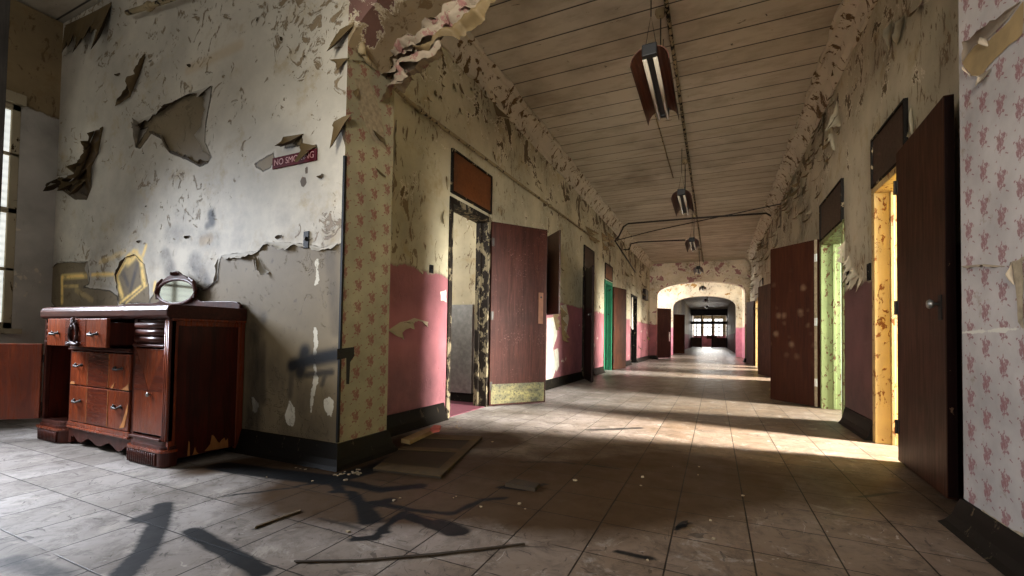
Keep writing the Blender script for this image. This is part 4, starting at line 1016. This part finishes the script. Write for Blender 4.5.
for i, (y, z) in enumerate(((3.74, 3.15), (7.62, 3.15), (11.37, 3.15), (15.9, 3.15), (21.8, 3.15), (29., 3.15), (35., 3.15))):
    o = proto if i == 0 else copy_tree(proto)
    o.location = (-.5, y, z); tag(o, LB[i], 'light', 'hanging lights down the corridor')

# ------------------------------------------------------------------ sideboard
def make_sideboard():
    S = empty('sideboard', (-4.78, 1.62, 0)); tag(S, 'battered mahogany sideboard with an oval mirror, one door and drawer hanging open', 'sideboard')
    W, Dp = 1.69, .475
    # plan outline of a bow-ended plinth
    def plinth(x0, x1, z0, z1, out, rl, rr):
        b = MB(); n = 6; pl = []
        pl.append((x0, .05))
        for k in range(n+1): a = math.pi/2*k/n; pl.append((x0+rl-rl*math.cos(a), .0-out+rl-rl*math.sin(a)))
        for k in range(n+1): a = math.pi/2*k/n; pl.append((x1-rr+rr*math.sin(a), -out+rr-rr*math.cos(a)))
        pl.append((x1, .05))
        return b.prism(pl, lambda u, v, d: (u, v, d), z0, z1)
    # carcass panels
    def part(name, mat, fn, bev=.003, parent=S, smooth=False):
        b = MB(); fn(b); return b.build(name, mat, parent, bevel=bev, smooth=smooth)
    sp_ = part('side_panel', 'walnut_side', lambda b: b.box(W-.03, W-.008, .04, Dp-.03, .04, .92))
    part('side_rail', 'walnut', lambda b: (b.box(W-.035, W, Dp-.045, Dp, 0, .93), b.box(W-.035, W, .0, .04, .02, .93), b.box(W-.035, W+.002, .03, Dp, .885, .93)))
    # torn veneer showing pale wood
    for pl in ([(.12, .012), (.135, .012), (.132, .10), (.125, .11)], [(.225, .02), (.385, .012), (.38, .075), (.365, .06), (.355, .085), (.335, .07), (.325, .055), (.312, .065), (.30, .085), (.285, .11), (.27, .12), (.262, .06)],
               [(.15, .012), (.19, .012), (.175, .03), (.165, .06), (.158, .028)]):
        q = MB(); q.prism(pl, lambda u, v, d: (W-.008+d, u, v+.03), .0, .0015); q.build('torn_veneer', 'bare_wood', sp_)
    part('side_panel', 'walnut_side', lambda b: b.box(0, .025, .0, Dp, .02, .93))
    part('back_panel', 'inner', lambda b: b.box(.02, W-.02, Dp-.015, Dp, .05, .93))
    part('cabinet_bottom', 'walnut_dark', lambda b: b.box(.02, W-.02, .01, Dp-.01, .12, .15))
    for xa, xb in ((.385, .42), (1.235, 1.275)): part('partition', 'walnut_dark', lambda b: b.box(xa, xb, .012, Dp-.02, .1, .93))
    # plinths
    for x0, x1, rl, rr in ((-.02, .41, .05, .10), (1.235, W+.012, .10, .05)):
        pb = MB(); plinth_b = plinth(x0, x1, 0.005, .092, .03, rl, rr); p = plinth_b.build('plinth', 'walnut_dark', S, bevel=.006)
        q = plinth(x0-.004, x1+.004, .092, .108, .036, rl, rr); q.build('plinth_moulding', 'walnut', p, bevel=.006)
        q = plinth(x0+.008, x1-.008, .108, .128, .022, rl, rr); q.build('plinth_moulding', 'walnut_dark', p, bevel=.006)
        q = plinth(x0+.014, x1-.014, .128, .155, .012, rl, rr); q.build('plinth_ledge', 'walnut_top', p, bevel=.004)
        q = MB(); n = int((x1-x0-.14)/.022)
        for k in range(n): xx = x0+.07+(x1-x0-.14)*(k+.5)/n; q.tube([(xx, -.031, .01), (xx, -.031, .085)], .008, 6)
        q.build('fluting', 'walnut_dark', p, smooth=True)
    # scalloped apron under the drawers
    top = .125; pts = [(.40, top), (.40, .012), (.435, .014)]
    n = 60
    for k in range(n+1):
        u = k/n; x = .44+.785*u; a = abs(u-.5)*2
        z = .055 - .03*math.cos(a*math.pi*3.0)*(.4+.6*a) - (.022 if a > .9 else 0) - .012*(1-a)
        pts.append((x, max(.012, z)))
    pts += [(1.24, .012), (1.245, top)]
    q = MB(); q.prism(pts, lambda u, v, d: (u, d, v), .012, .034); q.build('apron', 'walnut_dark', S)
    part('apron_moulding', 'walnut', lambda b: (b.box(.41, 1.245, -.008, .03, .125, .142), b.box(.41, 1.245, -.002, .03, .142, .172)), .005)
    # the two deep drawers, three veneer leaves across
    for z0, z1 in ((.178, .438), (.446, .69)):
        dr = part('drawer', 'walnut', lambda b: b.box(.425, 1.232, .0, .03, z0, z1), .004)
        part('veneer_band', 'walnut_strip', lambda b: b.box(.685, .965, -.002, .0, z0+.006, z1-.006), 0, dr)
        for x in (.682, .967): part('inlay_line', 'bare_wood', lambda b: b.box(x-.0018, x+.0018, -.003, .0, z0+.006, z1-.006), 0, dr)
        for x in (.555, 1.10): handle(dr, x, -.002, (z0+z1)/2+.02)
    dlow = [o for o in S.children if o.name.startswith('drawer')]
    for dr, pl in ((dlow[0], [(1.13, .19), (1.19, .2), (1.225, .31), (1.225, .36), (1.19, .29), (1.165, .235)]), (dlow[1], [(1.0, .449), (1.03, .452), (1.045, .49), (1.02, .47)]), (dlow[1], [(1.14, .448), (1.225, .448), (1.226, .50), (1.2, .48), (1.18, .47)]), (dlow[1], [(.43, .45), (.5, .448), (.49, .462), (.45, .47)])):
        q = MB(); q.prism(pl, lambda u, v, d: (u, d, v), -.0025, .0); q.build('torn_veneer', 'bare_wood', dr)
    part('drawer_moulding', 'walnut_top', lambda b: (b.box(.415, 1.24, -.016, .03, .70, .715), b.box(.415, 1.24, -.008, .03, .715, .728)), .005)
    # right door: quartered veneer, and the left door swung wide open
    rd = part('door', 'walnut', lambda b: b.box(1.285, 1.625, .002, .024, .185, .735), .004)
    for sx, tri in enumerate(([(1.29, .46), (1.455, .46), (1.29, .73)], [(1.62, .46), (1.455, .46), (1.62, .73)])):
        q = MB(); q.prism(tri, lambda u, v, d: (u, d, v), .0005, .0025); q.build('veneer_quarter', 'walnut_strip', rd)
    q = MB(); q.lathe([(.004, -.02), (.014, -.018), (.016, -.012), (.006, -.004), (.006, .003)], (1.475, 0, .44), 'y', 12); q.build('knob', 'steel', rd, smooth=True)
    part('door_moulding', 'walnut_top', lambda b: b.box(1.275, 1.635, -.014, .02, .745, .762), .005)
    part('door_moulding', 'walnut_top', lambda b: b.box(1.28, 1.63, -.02, .02, .155, .17), .005)
    a = R(222); ca, sa = math.cos(a), math.sin(a)
    ld = part('door', 'walnut', lambda b: b.bar((.0, -.012, .445), (.42*ca, -.012+.42*sa, .445), .024, .58), .004)
    for z in (.25, .62): q = MB(); q.tube([(-.004, -.004, z-.03), (-.004, -.004, z+.03)], .007, 8); q.build('door_hinge', 'dark_iron', ld)
    # fluted upper panels
    for x0, x1 in ((.03, .40), (1.275, 1.628)):
        f = part('fluted_panel', 'walnut_dark', lambda b: b.box(x0, x1, .02, .045, .76, .925))
        q = MB()
        for k in range(3): z = .792+k*.047; q.tube([(x0, .016, z), (x1, .016, z)], .022, 10)
        q.build('reeding', 'walnut_top', f, smooth=True)
    part('door_moulding', 'walnut_top', lambda b: b.box(.02, .40, -.014, .02, .745, .762), .005)
    # corner posts with reeds
    for x in (1.628, ):
        cp = part('corner_post', 'walnut_dark', lambda b: b.box(x, W, -.004, .03, .155, .93), .006)
        q = MB()
        for k in range(3): q.tube([(x+.012+k*.018, -.004, .16), (x+.012+k*.018, -.004, .92)], .008, 6)
        q.build('reeding', 'walnut', cp, smooth=True)
    part('corner_post', 'walnut_dark', lambda b: b.box(0, .03, -.004, .03, .155, .93), .006)
    # top drawer pulled forward
    d = -.115
    td = part('drawer', 'walnut', lambda b: b.box(.425, 1.235, d-.02, d, .735, .925), .004)
    part('drawer_box', 'walnut_dark', lambda b: (b.box(.45, .465, d, .3, .745, .90), b.box(1.212, 1.227, d, .3, .745, .90), b.box(.45, 1.227, .285, .3, .745, .90), b.box(.45, 1.227, d, .3, .745, .755)), .002, td)
    for x in (.555, 1.085): handle(td, x, d-.022, .82)
    part('veneer_band', 'walnut_strip', lambda b: b.box(.69, .97, d-.022, d-.02, .74, .92), 0, td)
    # carved ornament: pointed oval ring on scrolls
    q = MB(); cx = .83
    ring = []
    for k in range(25): t = 2*math.pi*k/24; ring.append((cx+.05*math.sin(t), d-.032, .822+.066*math.cos(t)))
    q.tube(ring, .010, 8)
    q.tube([(cx, d-.034, .93), (cx-.012, d-.036, .905), (cx, d-.04, .885), (cx+.012, d-.036, .905), (cx, d-.034, .93)], .009, 6)
    q.tube([(cx, d-.034, .885), (cx, d-.04, .85)], [.012, .005], 8)
    for s in (-1, 1):
        q.tube([(cx, d-.034, .758), (cx+s*.03, d-.038, .752), (cx+s*.055, d-.036, .75), (cx+s*.085, d-.034, .745), (cx+s*.078, d-.034, .762), (cx+s*.06, d-.034, .768)], [.014, .013, .012, .008, .007, .004], 8)
        q.tube([(cx, d-.034, .90), (cx+s*.028, d-.034, .888), (cx+s*.04, d-.03, .872)], [.008, .007, .004], 8)
    q.build('carved_ornament', 'ornament', td, smooth=True)
    # top with a heavy rounded front
    def top(b):
        prof = [(Dp+.004, .93), (-.02, .93), (-.035, .945), (-.037, .985), (-.028, 1.008), (-.005, 1.02), (Dp+.004, 1.02)]
        b.prism(prof, lambda u, v, d: (d, u, v), .0, W+.012)
    part('top_board', 'walnut_top', top, .006)
    part('top_moulding', 'walnut', lambda b: b.box(W-.02, W+.012, .0, Dp, .915, .932), .004)
    # gallery and oval mirror
    g = part('gallery', 'walnut_dark', lambda b: b.prism([(.08, 1.018), (.08, 1.05), (.11, 1.072), (.16, 1.078), (.62, 1.08), (.66, 1.098), (1.17, 1.098), (1.21, 1.08), (1.58, 1.075), (1.64, 1.068), (1.672, 1.045), (1.672, 1.018)], lambda u, v, d: (u, d, v), Dp-.035, Dp-.012), .003)
    cx, cz, ax, az, my = .915, 1.162, .24, .086, Dp-.045
    def oval(k, ex, ez, n=40): t = 2*math.pi*k/n; return (cx+ex*math.cos(t), cz+ez*math.sin(t))
    q = MB(); q.prism([oval(k, ax, az) for k in range(40)], lambda u, v, d: (u, d, v), my-.004, my+.004); mo = q.build('mirror_glass', 'mirror', S)
    q = MB(); q.tube([(oval(k, ax+.012, az+.012)[0], my-.002, oval(k, ax+.012, az+.012)[1]) for k in range(41)], .014, 8); fr = q.build('mirror_frame', 'walnut_dark', S, smooth=True)
    q = MB()
    crest = [(cx-.19, cz+.085), (cx-.12, cz+.118), (cx-.06, cz+.135), (cx-.03, cz+.155), (cx, cz+.165), (cx+.03, cz+.155), (cx+.06, cz+.135), (cx+.12, cz+.118), (cx+.19, cz+.085), (cx+.1, cz+.095), (cx, cz+.108), (cx-.1, cz+.095)]
    q.prism(crest, lambda u, v, d: (u, d, v), my-.014, my+.008)
    for s in (-1, 0, 1): q.tube([(cx+s*.03-.012, my-.018, cz+.13), (cx+s*.03, my-.026, cz+.142), (cx+s*.03+.012, my-.018, cz+.13)], [.005, .012, .005], 8)
    for s in (-1, 1): q.tube([(cx+s*.245, my-.006, cz-.05), (cx+s*.262, my-.01, cz), (cx+s*.235, my-.01, cz+.07), (cx+s*.18, my-.012, cz+.10)], [.016, .014, .014, .01], 8)
    q.build('carved_crest', 'walnut_dark', fr)
    return S
def handle(parent, x, y, z):
    q = MB()
    q.tube([(x-.045, y, z+.005), (x-.04, y-.016, z+.002), (x-.02, y-.024, z-.006), (x, y-.026, z-.002), (x+.02, y-.024, z-.006), (x+.04, y-.016, z+.002), (x+.045, y, z+.005)], [.008, .007, .006, .008, .006, .007, .008], 8)
    for s in (-1, 1): q.lathe([(.014, -.005), (.010, -.008), (.003, -.01)] if True else [], (x+s*.045, y, z+.005), 'y', 10)
    q.build('handle', 'pewter', parent, smooth=True)
make_sideboard()

# ------------------------------------------------------------------ litter on the floor
def board_patch(name, px, th, mat, label, cat, parent=None, z0=.001):
    q = MB(); pl = [pF(*k) for k in px]; q.prism(pl, lambda u, v, d: (u, v, d), z0, th+z0); o = q.build(name, mat, parent)
    if not parent: tag(o, label, cat)
    return o
fp = board_patch('fallen_panel', [(373, 471), (418, 436), (482, 439), (441, 479)], .012, 'dirty_board', 'dirt-covered framed panel lying flat by the left pier', 'panel')
for px in ([(373, 471), (382, 465), (447, 472), (441, 479)], [(432, 478), (441, 479), (482, 439), (474, 438.5)], [(398, 452), (402, 449), (468, 452), (464, 455)], [(412, 440), (418, 436), (482, 439), (478, 443)]):
    zz = .013+.0016*len(fp.children); board_patch('frame_strip', px, .005, 'dusty_strip', None, None, fp, zz)
board_patch('wood_scrap', [(401, 446), (428, 434), (438, 434), (410, 448)], .03, 'pale_board', 'pale broken lath lying over the fallen panel by the baseboard', 'scrap', None, .026)
board_patch('paint_chip', [(430, 438), (434, 434.5), (441, 435), (439, 439), (433, 440)], .024, 'debris_pink', 'pink paint chip lying on the fallen panel', 'chip', None, .058)
board_patch('wood_sliver', [(255, 529), (256, 527.5), (300, 511), (301, 512)], .008, 'dusty_strip', 'short thin sliver on the floor left of the black smears', 'sliver')
board_patch('wood_sliver', [(294, 562), (296, 563.5), (360, 562.5), (440, 556), (525, 545.5), (524, 544.5), (440, 554), (360, 561)], .006, 'dirty_board', 'long thin bent strip on the floor at bottom centre', 'sliver')
board_patch('paint_chip', [(676, 529), (682, 524), (688, 523), (686, 527)], .012, 'black', 'curled dark chip alone on the tiles right of centre', 'chip')
board_patch('wood_scrap', [(505, 487), (535, 492), (540, 487), (515, 482)], .02, 'dirty_board', 'flat dirty scrap on the floor in front of the first left door', 'scrap')
def litter():
    rnd = random.Random(77); b = MB()
    spots = []
    for k in range(130): t = rnd.random(); spots.append((rnd.choice([(200+160*t, 452+24*t), (340+90*t, 478-40*t), (430+30*t, 440-15*t)]), 8))
    for k in range(45): spots.append(((rnd.uniform(150, 1000), rnd.uniform(430, 570)), 3))
    for (x, y), j in spots:
        u, v = pF(x+rnd.uniform(-j, j), y+rnd.uniform(-j, j)*.5)
        if u > XR-.12 or (u < XP+.1 and v > YD-.1 and v < YB+.05) or (u < XL+.1): continue
        if u < -2.9 and v > 1.5: continue
        if 285 < x < 535 and 535 < y < 570: continue
        if 365 < x < 490 and 428 < y < 484: continue
        if 495 < x < 550 and 475 < y < 500: continue
        if 385 < x < 450 and 425 < y < 455: continue
        s = rnd.uniform(.004, .014); n = 5
        ring = [(u+s*rnd.uniform(.5, 1.2)*math.cos(2*math.pi*k/n+.3), v+s*rnd.uniform(.5, 1.2)*math.sin(2*math.pi*k/n+.3)) for k in range(n)]
        b.prism(ring, lambda a, c, d: (a, c, d), .0005, s*.5)
    o = b.build('plaster_crumbs', 'debris'); tag(o, 'crumbs of fallen plaster and paint strewn on the tiles', 'debris', None, 'stuff')
litter()

# ------------------------------------------------------------------ far end: glazed screen and window wall
sc = empty('glazed_screen', (-.55, 50, 0)); struct(sc, 'dark glazed screen closing the farthest corridor', 'screen')
q = MB()
for x in (-1.68, -.70, .32, 1.70): q.box(x-.05, x+.05, -.05, .05, 0, 3.4)
q.box(-1.7, 1.75, -.05, .05, 2.45, 2.75); q.box(-1.7, 1.75, -.05, .05, 3.35, CE)
q.build('screen_frame', 'door_black', sc)
for x0, x1 in ((-1.63, -.75), (.37, 1.65)):
    q = MB(); q.box(x0, x1, -.03, .03, .05, 1.05); q.build('lower_panel', 'door_brown', sc)
    q = MB(); q.box((x0+x1)/2-.02, (x0+x1)/2+.02, -.02, .02, 1.05, 2.45); q.box(x0, x1, -.02, .02, 1.7, 1.74); q.build('glazing_bar', 'door_black', sc)
b = MB(); b.box(-2.25, 1.2, 58, 58.2, 0, CE); struct(b.build('wall_far_end', 'bay'), 'pink and white wall at the very end', 'wall')
for i, x in enumerate((-1.95, -.75, .45)):
    q = MB()
    for xa, xb in ((x-.5, x-.44), (x+.44, x+.5), (x-.03, x+.03)): q.box(xa, xb, 57.9, 58, 1.25, 3.4)
    for za, zb in ((1.25, 1.31), (3.34, 3.4), (2.3, 2.36)): q.box(x-.5, x+.5, 57.9, 58, za, zb)
    w = struct(q.build('window_%d' % (i+2), 'frame_cream'), ['left', 'middle', 'right'][i]+' bright window at the very end of the corridor', 'window')
    q = MB(); q.box(x-.44, x+.44, 57.96, 57.98, 1.31, 3.34); q.build('pane', 'glow_far', w)
b = MB(); b.box(-.85, .25, 57.3, 57.6, .95, 1.35); tag(b.build('low_cabinet', 'door_brown'), 'small brown cabinet under the end windows', 'cabinet')

# ------------------------------------------------------------------ light
def area(name, loc, target, sx, sy, power, color=(1, 1, 1), spread=180):
    l = bpy.data.lights.new(name, 'AREA'); l.shape = 'RECTANGLE'; l.size = sx; l.size_y = sy; l.energy = power; l.color = color; l.spread = R(spread)
    o = bpy.data.objects.new(name, l); COL.objects.link(o); o.location = loc
    d = Vector(target)-Vector(loc); o.rotation_euler = d.to_track_quat('-Z', 'Y').to_euler(); return o
w = bpy.data.worlds.new('world'); scene.world = w; w.use_nodes = True
w.node_tree.nodes['Background'].inputs[0].default_value = (.95, .97, 1, 1); w.node_tree.nodes['Background'].inputs[1].default_value = .20
# hall window daylight from the left
area('hall_window_light', (-5.9, .6, 2.1), (-3.2, .5, .0), 1.2, 1.6, 170, (.80, .87, 1), 95)
area('hall_back_fill', (.1, -3.0, 2.2), (-.5, 9, 1.9), 1.8, 1.8, 82, (1, .96, .89), 50)  # added fill lamp behind the camera, aimed down the corridor
area('hall_fill', (-3.4, -2.0, 3.4), (-3.6, 2.1, 1.0), 2.5, 1.5, 17, (1, .98, .95))  # added fill lamp under the closed hall ceiling, aimed at the sideboard wall
# room windows on the right throwing bands of light across the corridor
area('yellow_room_window', (4.5, 4.34, 2.3), (-1.2, 4.34, 0), .5, 1.3, 380, (1, .98, .95), 60)
area('mint_room_window', (4.5, 6.2, 2.3), (-1.2, 6.2, 0), .6, 1.3, 200, (.96, 1, .97), 60)
area('third_room_window', (4.5, 11.1, 2.2), (-1.2, 11.2, 0), .8, 1.3, 520, (1, .97, .92), 80)
area('fourth_room_window', (4.5, 14.6, 2.2), (-1.2, 14.7, 0), .8, 1.3, 330, (1, .98, .94), 80)
area('fifth_room_window', (4.5, 16.2, 2.2), (-1.2, 16.2, 0), .8, 1.3, 330, (1, .98, .94), 80)
area('left_room_window', (-4.6, 3.6, 2.1), (-2.4, 4.4, .3), .9, 1.4, 70, (.95, .97, 1))
area('dim_room_window', (-5.6, 11.3, 1.8), (-2, 11.3, .8), .9, 1.2, 120)
area('bay_window', (-4.9, 22.3, 2.0), (1.2, 22.3, 1.6), 3.5, 2.6, 520, (1, .98, .95))
area('far_corridor_lamp', (1.1, 33, 2), (-2, 33, .5), 1.0, 1.5, 90)  # added lamp at the solid side wall, for light from side doors
area('far_corridor_lamp_deep', (1.1, 42, 2), (-2, 42, .5), 1.0, 1.5, 90)  # second added lamp, deeper in, again with no opening behind it
area('end_windows', (-.55, 57.5, 2.4), (-.55, 40, .5), 2.6, 1.8, 150, (1, .97, .92))
# added fill lamp behind the near arch, brightening the corridor ceiling and walls
area('corridor_fill', (-.55, 2.7, 3.6), (-.55, 9, 2.2), 2.6, .5, 5, (1, .96, .88))

scene.view_settings.view_transform = 'Standard'
scene.view_settings.exposure = 0.15
scene.view_settings.gamma = 0.97
scene.cycles.use_denoising = True
scene.cycles.max_bounces = 10
scene.cycles.sample_clamp_indirect = 6
